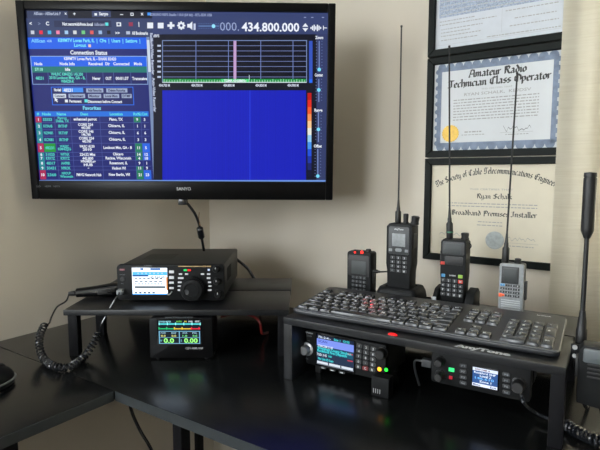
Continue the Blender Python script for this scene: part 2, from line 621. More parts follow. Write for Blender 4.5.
# --- browser window on the left half: columns measured at row 100 run 33..156
L0, L1 = 33.2, 151
srx(L0 - 1, 9.8, 156, 18, (22, 24, 40), 1)
srx(L0 + 1, 11, 74, 18.5, (48, 58, 92), 2)
stx('AllScan - AllStarLink F', 54, 13.6, 2.6, (170, 180, 205), 27)
stx('x', 72, 13.7, 2.4, WHITE); stx('+', 80.5, 13.9, 3, WHITE)
srx(97.5, 11, 116, 17.2, (62, 72, 110), 2); stx('Sanyo', 109, 14.3, 2.8, WHITE, 9)
srx(100, 13.2, 102.5, 15.6, WHITE, 3)
for xx, ch in ((126, '-'), (136.5, '□'), (147, 'x')):
    pass
srx(125, 14.2, 128, 15, WHITE, 3)
srx(135.2, 12.8, 138.2, 15.8, WHITE, 3); srx(135.9, 13.5, 137.5, 15.1, (22, 24, 40), 4)
stx('x', 146.5, 14.2, 3, WHITE)
srx(L0 - 1, 18.5, 156, 37, (52, 64, 104), 1)
stx('<', 37, 23.5, 3, WHITE); stx('>', 45.5, 23.7, 3, (110, 124, 160)); stx('C', 53.5, 23.6, 3.2, WHITE)
srx(60, 20.6, 116, 27.2, (40, 48, 84), 2)
stx('Not secure', 75, 24, 2.9, WHITE, 14); stx('kb9mtv.local', 90, 24.3, 2.7, WHITE, 16); stx('/allscan/', 104.5, 24.4, 2.6, (150, 160, 190), 11)
srx(110, 22.6, 113, 25.8, CYAN, 3)
srx(121, 22.4, 125.5, 26.4, WHITE, 3); srx(122, 23.4, 124.2, 25.4, (52, 64, 104), 4)
srx(133, 22.4, 137, 26.2, (150, 50, 80), 3); srx(142.5, 22, 143.2, 27, WHITE, 3)
for i, c in enumerate(((200, 205, 220), (230, 40, 70), (70, 180, 230), (240, 130, 170), (160, 200, 235), (210, 215, 220), (110, 200, 130), (220, 90, 90), (150, 180, 220), (20, 20, 30))):
    xx = 36.5 + i * 8.3
    srx(xx, 30.6, xx + 3.4, 34.2, c, 3)
stx('>>', 121.5, 33, 2.6, WHITE); srx(130, 31.3, 133.8, 34.4, (180, 190, 215), 3); stx('All Bookmarks', 143.5, 33.2, 2.8, WHITE, 16)
# page
srx(L0 - 1, 37, 149.5, 181.3, (26, 34, 112), 1)
srx(149.5, 37, 152.6, 181.3, (120, 140, 180), 2); srx(149.7, 40, 152.4, 72, (206, 218, 235), 3)
srx(L0 - 1, 37.5, 149.5, 49, BR_BLUE, 2)
stx('AllScan', 43, 40.8, 3.0, (120, 200, 255), 14); stx('v0.86', 54, 41, 2.2, (150, 200, 250), 5)
stx('KB9MTV Loves Park, IL  |  Cfgs  |  Users  |  Settings  |', 103, 41.2, 3.0, (120, 226, 250), 82)
stx('Logout', 84, 45.8, 3, (120, 226, 250), 12); srx(92, 44.4, 94.6, 47.2, (235, 200, 180), 3)
stx('Connection Status', 92, 52.6, 3.6, WHITE, 37, bold=0.03)
srx(34, 56, 149, 84.5, (150, 186, 240), 2)
srx(34.6, 56.6, 148.5, 66.5, BR_BLUE, 3); srx(34.6, 66.5, 148.5, 72.5, (22, 118, 110), 3); srx(34.6, 72.5, 148.5, 84, (22, 28, 98), 3)
stx('KB9MTV Loves Park, IL - SHARI 82420', 93, 59.1, 2.6, WHITE, 52, bold=0.03)
for s_, xx, ww in (('Node', 41.5, 8), ('Node Info', 70, 15), ('Received', 98, 14), ('Dir', 110, 4.5), ('Connected', 123.5, 16), ('Mode', 140, 8)):
    stx(s_, xx, 63.8, 2.6, WHITE, ww, bold=0.03)
stx('57118', 41.5, 69.4, 2.6, (150, 230, 210), 8); stx('Idle', 70, 69.4, 2.6, WHITE, 5)
stx('48231', 41.5, 78.2, 2.6, (90, 214, 196), 8)
stx('W4LRC KM4ZJG 145.350', 69, 74.6, 2.5, (90, 214, 196), 32); stx('2010 Lookout Mtn, GA - B,', 69, 78, 2.5, (90, 214, 196), 36); stx('WB4ZIR-R', 69, 81.3, 2.5, (90, 214, 196), 13)
stx('Never', 98, 78.4, 2.6, WHITE, 8); stx('OUT', 110, 78.4, 2.6, WHITE, 6); stx('00:01:37', 123.5, 78.4, 2.6, WHITE, 13); stx('Transceive', 140.8, 78.6, 2.6, WHITE, 15)
for xx in (50, 88, 104.5, 115, 132):
    srx(xx, 72.5, xx + 0.4, 84, (80, 100, 170), 4)
srx(52, 86.8, 134, 105.2, (40, 110, 240), 2); srx(52.7, 87.5, 133.3, 104.5, (28, 32, 96), 3)
stx('Node#', 58.5, 90, 2.5, WHITE, 7); srx(63, 87.9, 84, 92.3, (60, 140, 240), 4); stx('48231', 69, 90.2, 2.8, WHITE, 9, layer=5)
for s_, x_0, x_1, yy in (('Add Favorite', 87, 104, 90.4), ('Delete Favorite', 107, 128, 90.4), ('Connect', 52.8 + 1, 66.5, 95.9), ('Disconnect', 69, 85.5, 95.9), ('Monitor', 88.5, 101.5, 96), ('Local Mon', 104, 119.5, 96), ('DTMF', 122, 132, 96)):
    srx(x_0, yy - 2, x_1, yy + 2.1, (158, 172, 204) if s_ != 'Connect' else (206, 216, 232), 4)
    stx(s_, (x_0 + x_1) / 2, yy, 2.2, (30, 34, 80), (x_1 - x_0) * 0.8, layer=5)
srx(65, 99.6, 68, 102.4, WHITE, 4); stx('Permanent', 75.5, 101.2, 2.4, WHITE, 12); srx(84.6, 99.4, 87.8, 102.4, CYAN, 4)
stx('Disconnect before Connect', 105, 101.6, 2.4, WHITE, 34)
stx('Favorites', 91.5, 108, 3.3, (120, 214, 240), 18, bold=0.03)
srx(34, 111.3, 148, 116.5, (28, 110, 220), 3)
for s_, xx in (('#▲', 37), ('Node', 45.5), ('Name', 60.5), ('Desc', 83.5), ('Location', 115.5), ('Rx%', 136), ('LCnt', 143)):
    stx(s_.replace('▲', ''), xx, 114, 2.4, CYAN)
rows = [(116.5, 122.6, '1', '55553', 'Parrot Dallas, TX', 'enhanced parrot', 'Plano, TX', '9', '3'),
        (122.6, 129.6, '2', 'KC9AAB', 'IRTHF', 'CORE 224 443.200', 'Chicago, IL', '1', '1'),
        (129.6, 136.2, '3', 'N29481', 'IRTHF', 'CORE 146 146.760', 'Chicago, IL', '6', '6'),
        (136.2, 143.2, '4', 'KC9081', 'IRTHF', 'CORE 224 443.700', 'Chicago, IL', '3', '3'),
        (143.2, 152.4, '5', '48231', 'W4LRC KM4ZJG', 'W4LRC 145.350 2010', 'Lookout Mtn, GA - B', '11', '5'),
        (152.4, 156.4, '6', '51020', 'W9TNX', '224.52 Mhz', 'Chicago', '14', '12'),
        (156.4, 160.2, '7', 'K9XYZ', 'K9XYZ', '442.800', 'Racine, Wisconsin', '4', '18'),
        (160.2, 166.2, '8', '48317', 'AA9RR', 'W9HAMERS.org HUB', 'Rosemont, IL', '9', '1'),
        (166.2, 170, '9', '50431', 'N9ROK', '-', 'Hudson WI', '11', '9'),
        (170, 179.5, '10', '2360', 'N9OUP Wisconsin', 'FMVG Network Hub', 'New Berlin, WI', '21', '23')]
for y0, y1, n_, a_, b_, c_, d_, e_, f_ in rows:
    red = n_ in ('1', '5', '10')
    srx(34, y0 + 0.15, 40, y1 - 0.15, (172, 34, 84) if red else TEAL, 3)
    yc = (y0 + y1) / 2
    stx(n_, 37, yc, 2.4, WHITE)
    if n_ == '5':
        srx(40.5, y0 + 0.3, 52, y1 - 0.4, (24, 150, 54), 3)
    stx(a_, 46, yc, 2.4, (80, 206, 196), 9)
    wb = b_.split(' ')
    if len(wb) > 1 and y1 - y0 > 5:
        stx(wb[0], 61, yc - 1.5, 2.2, (80, 206, 196), 9); stx(' '.join(wb[1:]), 61, yc + 1.6, 2.2, (80, 206, 196), 13)
    else:
        stx(b_, 61, yc, 2.4, (80, 206, 196), 9)
    wc = c_.split(' ')
    if len(wc) > 1 and n_ not in ('1', '6', '10'):
        stx(' '.join(wc[:-1]), 84, yc - 1.5, 2.3, WHITE, 15); stx(wc[-1], 84, yc + 1.6, 2.3, WHITE, 9)
    else:
        stx(c_, 84, yc, 2.4, WHITE, min(26, len(c_) * 1.55))
    stx(d_, 115, yc, 2.4, WHITE, min(30, len(d_) * 1.5))
    if e_ in ('9', '11', '14', '4', '21') and n_ != '8':
        srx(132.8, y0 + 0.2, 139.6, y1 - 0.2, (26, 124, 92), 3)
    if n_ in ('5', '6', '7', '10'):
        srx(140, y0 + 0.2, 147.6, y1 - 0.2, (36, 100, 226), 3)
    stx(e_, 136.2, yc, 2.4, WHITE); stx(f_, 143.6, yc, 2.4, WHITE)
    srx(40, y1 - 0.2, 148, y1 + 0.2, (70, 86, 160), 3)
for xx in (53, 69, 98.5, 132.4, 139.8):
    srx(xx, 116.5, xx + 0.4, 179.5, (70, 86, 160), 3)
srx(L0 - 1, 180, 326, 181.6, (110, 150, 220), 5)
# mouse pointer
p = [(55, 97.5), (55, 101.6), (56, 100.6), (57.2, 102.4), (58, 102), (57, 100.2), (58.4, 100)]
screen.poly([(tx(X(a, b), b)[0], -0.0014, tx(X(a, b), b)[1]) for a, b in p][::-1], glow(*WHITE))
# --- receiver window on the right half
sr(X(156, 20), 10.4, 328, 34, (54, 66, 112), 1)
srx(152.6, 34, 165, 181.6, (52, 60, 98), 2)
st('SDRUNO RSP2 Studio 110.0 (64 bit) - RTL-SDR USB', 181, 15.2, 2.2, (150, 162, 200), 62)
sr(147.5, 12.6, 151, 15.4, (60, 150, 250), 3)
for xx in (305, 312.3, 323):
    sr(xx - 1.1, 17, xx + 1.1, 18, (140, 152, 190), 3)
sr(147.3, 22.6, 153.2, 28.4, WHITE, 3); sr(157.8, 22.8, 163.6, 28.4, WHITE, 3)
sr(167.5, 24.4, 174.5, 26.8, WHITE, 3); sr(169.8, 22, 172.2, 29, WHITE, 3)
screen.disc(*tx(181.3, 25.6), 0.0072, -0.0006, glow(*WHITE)); screen.disc(*tx(181.3, 25.6), 0.003, -0.0009, glow(54, 66, 112))
for k in range(8):
    a = k * math.pi / 4
    xx, zz = tx(181.3, 25.6)
    screen.disc(xx + 0.0075 * math.cos(a), zz + 0.0075 * math.sin(a), 0.002, -0.0006, glow(*WHITE), 8)
p = [(187.3, 24), (189.6, 24), (192.4, 21.5), (192.4, 30), (189.6, 27.6), (187.3, 27.6)]
screen.poly([(tx(a, b)[0], -0.0006, tx(a, b)[1]) for a, b in p][::-1], glow(*WHITE))
sr(193.6, 23.6, 195.6, 30, (200, 210, 235), 3)
sr(198.5, 25.8, 219, 26.4, (120, 160, 220), 3)
for k in range(9):
    sr(198.8 + k * 2.4, 23.4, 199.5 + k * 2.4, 24.1, (100, 130, 190), 3); sr(198.8 + k * 2.4, 28, 199.5 + k * 2.4, 28.7, (100, 130, 190), 3)
screen.disc(*tx(213.6, 26.2), 0.0042, -0.001, glow(150, 226, 255))
st('000.', 229.5, 26.6, 7.6, (150, 164, 205), 19, bold=0.0)
st('434.800.000', 270.5, 27.2, 7.6, (240, 244, 255), 57.5, bold=0.022)
for dz, p in ((0, [(302.4, 26.8), (308.2, 26.8), (305.3, 23.2)]), (0, [(302.4, 28.2), (305.3, 31.8), (308.2, 28.2)])):
    P_ = [(tx(a, b)[0], -0.0008, tx(a, b)[1]) for a, b in p]
    screen.poly(P_, glow(*WHITE))
for k, hgt in enumerate((1, 2.2, 3.2, 1.6, 3.2, 2.2, 1)):
    sr(310.4 + k * 1.6, 28 - hgt, 311.6 + k * 1.6, 28 + hgt, WHITE, 4)
sr(323, 27.6, 327, 28.4, WHITE, 4); sr(323, 25.8, 323.8, 30.2, WHITE, 4)
# spectrum panel
sr(153.5, 34.6, 316.5, 88.4, (14, 16, 34), 3)
sr(162.2, 40.2, 307, 82.6, (120, 140, 190), 4); sr(163, 41, 306.2, 82, (10, 12, 30), 5)
for k in range(1, 8):
    yy = 40.6 + k * 5.2
    sr(163, yy - 0.25, 306.2, yy + 0.25, (120, 134, 190), 6)
    sr(157.5, yy - 0.9, 161, yy + 0.9, (190, 200, 225), 6)
for xx in (196, 228.5, 260.8, 293):
    sr(xx - 0.3, 41, xx + 0.3, 82, (120, 140, 205), 6)
sr(233.6, 41, 236.4, 82, (196, 160, 206), 7)
sr(163, 79, 306.2, 82, (24, 150, 70), 7)
for k in range(54):
    xx = 164 + k * 2.65
    hgt = random.choice((0.5, 0.8, 1.3, 0.4))
    sr(xx, 80.6 - hgt, xx + 0.5, 82, (190, 240, 205), 8)
sr(249, 75.2, 249.6, 80, (200, 220, 230), 8)
sr(221, 79, 249, 82.4, (60, 214, 120), 8); st('TDMA 434.8MHz', 235, 80.8, 2.2, WHITE, 22, layer=10)
sr(162.5, 82, 306.5, 82.8, (215, 222, 235), 8)
for s_, xx in (('434.700 M', 164.5), ('434.750 M', 197), ('434.800 M', 229), ('434.850 M', 261), ('434.900 M', 293)):
    st(s_, xx, 85.4, 2.3, (210, 218, 235), 11, layer=8)
st('dBFS', 156.5, 36, 2.4, (210, 218, 235), 6, layer=8)
sr(309, 41, 312.5, 83, (52, 84, 190), 5); sr(309.4, 79.5, 312.1, 82.6, (30, 110, 250), 6)
# waterfall
sr(153.5, 88.4, 316.5, 181.2, (12, 14, 36), 3)
sr(162.5, 90.4, 306, 180, (17, 28, 188), 4)
for k in range(46):
    xx = 163 + k * 3.1 + random.random()
    sr(xx, 90.4, xx + 0.8, 180, random.choice(((16, 27, 184), (19, 30, 193), (17, 28, 188))), 5)
sr(249.6, 90.4, 250.3, 180, (40, 72, 220), 6)
for k, c in enumerate(((190, 20, 20), (225, 40, 30), (240, 90, 40), (245, 150, 90), (250, 205, 150), (235, 235, 225), (150, 205, 245), (70, 150, 240), (30, 80, 220), (20, 50, 170), (14, 30, 110), (8, 14, 50))):
    y0 = 93 + k * 7
    sr(307.6, y0, 311.4, y0 + 7, c, 5)
# slider column
sr(315.5, 34, 327.5, 181, (50, 60, 104), 2)
def slider(xx, y0, y1, yk, name, yn):
    sr(xx - 0.5, y0, xx + 0.5, y1, (120, 140, 195), 4)
    k = y0
    while k < y1:
        sr(xx - 3.2, k, xx - 2.2, k + 0.6, (110, 124, 172), 4); sr(xx + 2.2, k, xx + 3.2, k + 0.6, (110, 124, 172), 4)
        k += 3
    screen.disc(*tx(xx, yk), 0.0042, -0.0012, glow(120, 220, 250))
    st(name, xx, yn, 2.6, WHITE, 8)
slider(319.2, 41, 71, 69.6, 'Zoom', 37.6)
slider(318.8, 79, 102, 90, 'Contrast', 75)
slider(318.4, 112, 142, 129.4, 'Range', 110.6)
slider(317.8, 149, 178, 176, 'Offset', 146)
for s_, yy in (('Radio', 37.5), ('Audio/Video Recorder', 57), ('Auto-Video Recorder', 95)):
    st(s_, X(154.6, yy) , yy, 2.4, (190, 200, 225), None, rot=-math.pi / 2)
screen.build('screen', tv, smooth=False)

# television cable with its ferrite
inv = None
def P3(x, y, Y): return at_y(x, y, Y)
pts = [P3(183, 197.5, 1.225), P3(184, 200, 1.226), P3(189, 205.5, 1.23), P3(195, 214, 1.24), P3(199, 224, 1.255), P3(201.5, 237, 1.28), P3(203.5, 248, 1.31), P3(205, 258, 1.365), P3(205.5, 268, 1.385), Vector((-0.262, 1.40, 0.82)), Vector((-0.25, 1.42, 0.756))]
cab = thing('television_cable', 'black cable with a ferrite lump hanging under the television', 'cable', pts[0])
def loc(o, pts): return [Vector(p) - o.location for p in pts]
S_ = spline(loc(cab, pts), 10)
MB().tube(S_, 0.0035, M_CORD, 8).build('lead', cab)
a, b = Vector(pts[4]) - cab.location, Vector(pts[6]) - cab.location
dd = (b - a).normalized()
MB().lathe([(0.0, 0), (0.006, 0.001), (0.0085, 0.004), (0.0085, 0.034), (0.006, 0.038), (0, 0.039)], a + dd * 0.012, dd, M_CORD, 14).build('ferrite', cab)
MB().box(-0.011, 0.011, -0.006, 0.006, -0.018, 0.002, M_CORD, 0.002).build('plug', cab)
MB().tube([a + Vector((0.002, -0.004, 0.03)), a + Vector((0.0, -0.0045, 0.012)), a + Vector((0.004, -0.004, -0.004))], 0.0012, mat('tan_twist_tie', s8(150, 118, 84), 0.6), 6).build('twist_tie', cab)

# ------------------------------------------------------------------ riser under the transceiver
RZ = DZ + 0.1035
RX0, RX1, RY0, RY1 = -0.5055, -0.0237, 1.0431, 1.3693
riser = thing('desk_riser', 'low black wooden riser under the transceiver in the desk corner', 'riser', (0, 0, 0))
MB().box(RX0, RX1, RY0, 1.2225, RZ - 0.0125, RZ, M_SHELF, 0.0012).build('front_board', riser)
MB().box(RX0, RX1 + 0.001, 1.2255, RY1, RZ - 0.0125, RZ + 0.001, M_SHELF, 0.0012).build('rear_board', riser)
for x in (RX0 + 0.006, RX1 - 0.024):
    for y in (RY0 + 0.006, 1.192):
        MB().box(x, x + 0.02, y, y + 0.02, DZ, RZ - 0.0125, M_STEEL, 0.001).build('leg', riser)
MB().box(RX0 + 0.01, RX1 - 0.01, RY1 - 0.02, RY1 - 0.008, RZ - 0.032, RZ - 0.0125, M_STEEL, 0.001).build('rail', riser)
MB().box(RX0 + 0.026, RX1 - 0.024, RY1 - 0.007, RY1 - 0.003, DZ + 0.004, RZ - 0.0125, M_STEEL, 0.0005).build('added_back_panel', riser)  # unseen panel added to keep the space under the riser dark

# ------------------------------------------------------------------ transceiver
XM = Matrix.Translation((-0.2897, 1.1018, RZ))
xcvr = thing('radio_transceiver', 'black desktop radio transceiver with bright display and large dial, on the riser', 'radio transceiver', XM.translation)
W_, H0, H1, DP = 0.241, 0.006, 0.0872, 0.266
f = onface(XM, 0.0)
MB().box(-W_ / 2 + 0.004, W_ / 2 - 0.004, 0.012, DP, H0 + 0.002, H1 - 0.003, M_BODY, 0.003).build('case', xcvr)
m = MB()
for k in range(9):
    m.box(-0.09 + k * 0.008, -0.087 + k * 0.008, 0.09, 0.17, H1 - 0.0035, H1 - 0.0025, M_RUB)
m.build('vent_slots', xcvr)
m = MB()
for k in range(6):
    m.box(W_ / 2 - 0.0045, W_ / 2 - 0.003, 0.07 + k * 0.011, 0.075 + k * 0.011, H0 + 0.03, H1 - 0.02, M_RUB)
m.build('vent_slots', xcvr)
MB().rrect(-W_ / 2, W_ / 2, H0, H1, 0.008, 0.0, 0.016, M_MATTE, 'y', 0.003).build('front_panel', xcvr)
for x in (-0.09, 0.09):
    for y in (0.03, 0.22):
        MB().lathe([(0, 0), (0.009, 0), (0.01, 0.003), (0.01, 0.007), (0, 0.007)], (x, y, 0), (0, 0, 1), M_RUB, 16).build('foot', xcvr)

def panel_tools(F, yfront):
    """drawing tools on a front panel that faces -y"""
    class T_: pass
    t_ = T_()
    def rect(m, x0, y0, x1, y1, mt, layer=0):
        a, b = F(x0, y1); c, d = F(x1, y0)
        m.frect(a, c, b, d, yfront - 0.0002 * layer, mt)
    def quad(m, P, mt, layer=0):
        m.poly([(F(*p)[0], yfront - 0.0002 * layer, F(*p)[1]) for p in P], mt)
    def txt(m, s, x, y, h, mt, w=None, layer=1, bold=0.02, rot=0.0):
        a, b = F(x, y)
        k = b - F(x, y + 1)[1]
        kx = F(x + 1, y)[0] - a
        m.text(s, a, b, h * k, yfront - 0.0002 * layer, mt, None if w is None else w * kx, bold, rot=rot)
    t_.rect, t_.quad, t_.txt = rect, quad, txt
    return t_

d = MB()
t_ = panel_tools(f, -0.0006)
a, b = f(131.8, 295.2); c, e = f(168.2, 266.8)
d.box(a, c, -0.0008, 0.002, b, e, M_GLOSS, 0.0006)
t_ = panel_tools(f, -0.001)
HB = 1.8
Wt, Lb, Db, Gd = glow(226, 238, 250, HB), glow(74, 160, 232, HB), glow(24, 40, 80), glow(90, 104, 120)
t_.rect(d, 132.8, 267.8, 167.2, 294.2, Wt, 0)
t_.rect(d, 132.8, 271.8, 167.2, 275.2, Lb, 1)
t_.rect(d, 132.8, 275, 148.5, 276.4, glow(30, 60, 130), 2)
for x0, x1 in ((140.5, 143.5), (150.5, 160.5)):
    t_.rect(d, x0, 268, x1, 270, glow(70, 120, 190), 2)
for k in range(7):
    t_.rect(d, 137.5 + k * 4, 272.6, 139 + k * 4, 274, glow(190, 225, 250), 2)
for yy, n, hh_ in ((278.6, 7, 1.1), (281.4, 6, 1.0), (283.8, 9, 1.0)):
    for k in range(n):
        w_ = 29 / n
        t_.rect(d, 135 + k * w_, yy - hh_ / 2, 135 + k * w_ + w_ * 0.62, yy + hh_ / 2, Gd, 2)
t_.rect(d, 135, 286, 165.5, 288, glow(90, 104, 112), 2)
for k in range(5):
    t_.rect(d, 135 + k * 4.4, 291.6, 137.4 + k * 4.4, 293.2, Gd, 2)
t_.rect(d, 132.8, 293.6, 167.2, 294.4, Lb, 2)
t_.rect(d, 166.6, 277, 167.6, 290, glow(236, 150, 70), 3)
t_.txt(d, '145.350.00', 157, 277, 1.9, glow(30, 40, 60), 16, 3)
d.build('display', xcvr)

p = MB()
t_ = panel_tools(f, -0.0006)
def lit(px, py, w, h, m=M_BTN):
    a, b = f(px - w / 2, py + h / 2); c, e = f(px + w / 2, py - h / 2)
    return MB().box(a, c, -0.0022, 0.003, b, e, m, 0.0005)
M_LIT = mat('backlit_white_button', s8(180, 182, 186), 0.5, emit=s8(200, 204, 210), estr=0.45)
for px, py, w, h in ((171.6, 271.8, 4.6, 2.6), (171.6, 277.4, 4.6, 2.8), (171.6, 282.6, 4.4, 2), (171.6, 288, 4.4, 1.9),
                     (180.6, 274, 3.2, 1.5), (186.7, 274, 3, 1.5), (202.6, 274, 3.2, 1.5), (208.7, 274, 3.2, 1.5),
                     (180.8, 278, 5.4, 1.7), (208.6, 278, 3.4, 1.7), (179.8, 282.2, 3.6, 1.5), (209.6, 282.2, 3, 1.5),
                     (179.4, 286, 3, 1.3), (210, 286, 3, 1.3), (179.6, 290, 3.4, 1.5), (209.8, 290, 3.6, 1.5)):
    lit(px, py, w, h, M_LIT).build('button', xcvr)
lit(122.4, 269.6, 5, 1.6, mat('dim_red_print', s8(150, 100, 110), 0.5)).build('power_button', xcvr)
t_.rect(p, 178.2, 265.9, 211, 266.7, M_GOLD, 1)
t_.txt(p, 'FT-991', 207, 266.3, 1.6, M_GOLD, 8, 2)
t_.txt(p, 'PHONES', 122.5, 274.5, 1.0, M_DIM); t_.txt(p, 'MIC', 122.5, 283.5, 1.0, M_DIM)
t_.txt(p, 'YAESU', 148, 265.6, 1.5, M_DIM, 8)
p.build('panel_print', xcvr)
lit(185.4, 270.1, 3.2, 1.7, glow(40, 220, 110, 1.2)).build('green_indicator', xcvr)
lit(189.2, 270.1, 3.2, 1.7, glow(240, 40, 40, 1.2)).build('red_indicator', xcvr)
lit(208.8, 269.8, 2, 1.8, glow(200, 214, 245, 1.2)).build('white_indicator', xcvr)
# main dial
x, z = f(193.5, 288)
dial = MB().lathe([(0.0, -0.002), (0.0262, -0.002), (0.0268, 0.002), (0.0262, 0.004), (0.0246, 0.005), (0.0246, 0.022), (0.023, 0.0245), (0.016, 0.0255), (0.0145, 0.0235), (0, 0.0235)], (x, 0, z), (0, -1, 0), M_MATTE, 48).build('tuning_dial', xcvr)
m = MB()
for k in range(36):
    a = 2 * math.pi * k / 36
    m.tube([(x + 0.0246 * math.cos(a), -0.006, z + 0.0246 * math.sin(a)), (x + 0.0246 * math.cos(a), -0.021, z + 0.0246 * math.sin(a))], 0.0008, M_RUB, 5)
m.build('grip_ridges', dial)
MB().lathe([(0, 0), (0.006, 0), (0.0062, 0.0008), (0.004, 0.0004), (0, 0.0)], (x - 0.011, -0.0238, z - 0.004), (0, -1, 0), M_DARK, 20).build('finger_dimple', dial)
for px, py, r_ in ((216.5, 268.4, 0.0085), (217.2, 281, 0.0085), (218.6, 293.4, 0.0095)):
    x, z = f(px, py)
    k = MB().lathe([(0, 0), (r_, 0), (r_, 0.004), (r_ * 0.82, 0.005), (r_ * 0.78, 0.014), (r_ * 0.66, 0.016), (0, 0.016)], (x, 0, z), (0, -1, 0), M_MATTE, 24).build('knob', xcvr)
    MB().box(x - 0.0007, x + 0.0007, -0.0166, -0.0155, z + 0.001, z + r_ * 0.6, M_BTN).build('pointer', k)
x, z = f(122.6, 279)
MB().lathe([(0, 0), (0.0052, 0), (0.0052, 0.002), (0.003, 0.0022), (0.003, 0.0005), (0, 0.0005)], (x, 0, z), (0, -1, 0), M_DARK, 20).build('headphone_jack', xcvr)
jx, jz = f(121.5, 291)
MB().box(jx - 0.0065, jx + 0.0065, -0.0012, 0.004, jz - 0.006, jz + 0.006, M_DARK, 0.0008).build('microphone_jack', xcvr)
# chrome tilt handle beside the display
x, z = f(169.5, 294)
MB().tube(spline([(x - 0.005, -0.001, z + 0.001), (x - 0.001, -0.005, z - 0.001), (x + 0.003, -0.005, z + 0.002), (x + 0.006, -0.001, z + 0.006)], 6), 0.0012, M_LGREY, 8).build('function_lever', xcvr)

# power lead at the back of the transceiver
pts = [Vector((-0.2, 1.366, RZ + 0.055)), Vector((-0.186, 1.385, RZ + 0.056)), at_y(242, 263.5, 1.40), at_y(248, 269, 1.40), at_y(253.5, 277.5, 1.40), Vector((-0.118, 1.402, RZ - 0.03)), Vector((-0.115, 1.405, DZ + 0.004))]
tag(MB().tube(spline(pts, 8), 0.004, M_CORD).build('power_lead'), 'black power lead curving down behind the right end of the transceiver', 'cable')
# red and black wire under the riser
pts = [at_z(222, 316, DZ + 0.075), at_z(232, 314.5, DZ + 0.07), at_z(244, 314, DZ + 0.065), at_z(254, 317.5, DZ + 0.05), at_z(260, 322.5, DZ + 0.03)]
Y0 = 1.16
pts = [at_y(221, 317, Y0), at_y(232, 314.6, Y0), at_y(246, 314.4, Y0), at_y(255, 317.5, Y0), at_y(260, 323, Y0 - 0.01), at_y(262, 333, Y0), Vector((-0.08, 1.2, DZ + 0.0035))]
tag(MB().tube(spline(pts, 8), 0.003, M_REDC).build('red_wire'), 'dark red wire looping beneath the right half of the riser', 'wire')

# ------------------------------------------------------------------ hand microphone with coiled cord
mic = thing('hand_microphone', 'black hand microphone lying left of the transceiver, its coiled cord looping to the desk', 'microphone', (-0.47, 1.15, RZ))
a, b = at_y(75, 293.2, 1.15), at_y(122, 289.2, 1.175)
dd = b - a
L_ = dd.length
q = Vector((1, 0, 0)).rotation_difference(dd.normalized()).to_matrix().to_4x4()
mm = Matrix.Translation(Vector(a) - Vector(mic.location)) @ q
body = MB()
t = bmesh.new()
NS = 22
prof = [(0, 0.006), (0.004, 0.0115), (0.03, 0.0128), (0.05, 0.014), (0.075, 0.017), (0.095, 0.0175), (L_, 0.013)]
rings = []
for s, r in prof:
    rings.append([t.verts.new((s, r * 1.25 * math.cos(2 * math.pi * k / NS), r * (0.98 if math.sin(2 * math.pi * k / NS) > 0 else 0.85) * math.sin(2 * math.pi * k / NS))) for k in range(NS)])
for A, B in zip(rings, rings[1:]):
    for k in range(NS):
        t.faces.new((A[k], B[k], B[(k + 1) % NS], A[(k + 1) % NS]))
t.faces.new(rings[0]); t.faces.new(rings[-1][::-1])
bmesh.ops.recalc_face_normals(t, faces=t.faces[:])
body.add(t, M_MIC, mm)
body.build('microphone_body', mic)
MB().box(0.052, 0.085, -0.021, -0.0165, -0.005, 0.007, M_RUB, 0.002, mx=mm).build('talk_button', mic)
MB().lathe([(0.0045, -0.014), (0.0058, -0.006), (0.0062, 0.004), (0, 0.004)], mm @ Vector((0, 0, 0)), dd, M_RUB, 14).build('strain_relief', mic)
O_ = Vector(mic.location)
zc = DZ + 0.009
CP = [at_y(45, 324, 1.075), at_y(40.5, 334, 1.05), at_y(39.5, 346, 1.03), at_z(44, 359, zc), at_z(55, 366.5, zc), at_z(70, 366.5, zc), at_z(83, 358, zc), at_y(92, 346, 1.035), at_y(98.5, 332, 1.05)]
helix = coil([p - O_ for p in CP], 0.0066, 38, 12)
pre = [mm @ Vector((-0.013, 0, 0)), at_y(66, 301, 1.14) - O_, at_y(57, 307, 1.125) - O_, at_y(51.5, 317, 1.10) - O_, at_y(49, 323.5, 1.085) - O_, helix[0]]
jack = Vector((XM.translation.x + jx, XM.translation.y, XM.translation.z + jz))
post = [helix[-1], at_y(101, 326, 1.05) - O_, at_y(107, 314, 1.055) - O_, at_y(114, 301.5, 1.065) - O_, at_y(118.5, 295, 1.075) - O_, jack + Vector((0, -0.014, 0)) - O_]
whole = spline(pre, 8)[:-1] + helix + spline(post, 8)[1:]
MB().tube(whole, 0.002, M_CORD, 6).build('coiled_cord', mic)
MB().box(-0.006, 0.006, -0.016, -0.001, -0.005, 0.005, M_SGREY, 0.0012, mx=Matrix.Translation(jack - O_)).build('plug', mic)

# ------------------------------------------------------------------ meter
MM = Matrix.Translation((*at_z(181, 359.5, DZ).xy, DZ))
meter = thing('power_meter', 'small black meter with green digits, standing under the riser', 'meter', MM.translation)
f = onface(MM, 0.0)
a, b = f(150, 359)[0], f(213, 359)[0]
top = f(180, 314.8)[1]
top = min(top, RZ - 0.0125 - DZ - 0.002)
MB().rrect(a, b, 0.003, top, 0.004, 0.0, 0.06, M_BEZEL, 'y', 0.0015).build('case', meter)
for x in (a + 0.015, b - 0.015):
    for y in (0.01, 0.05):
        MB().lathe([(0, 0), (0.005, 0), (0.005, 0.004), (0, 0.004)], (x, y, 0), (0, 0, 1), M_RUB, 12).build('foot', meter)
s = MB()
t_ = panel_tools(f, -0.0004)
t_.rect(s, 157.6, 319.4, 201.4, 344.8, M_GLOSS, 0)
t_.rect(s, 158.5, 320.2, 200.6, 344, glow(12, 26, 38), 1)
MS = 1.2
t_.rect(s, 158.7, 323.2, 200.4, 324.6, glow(80, 208, 214, MS), 2)
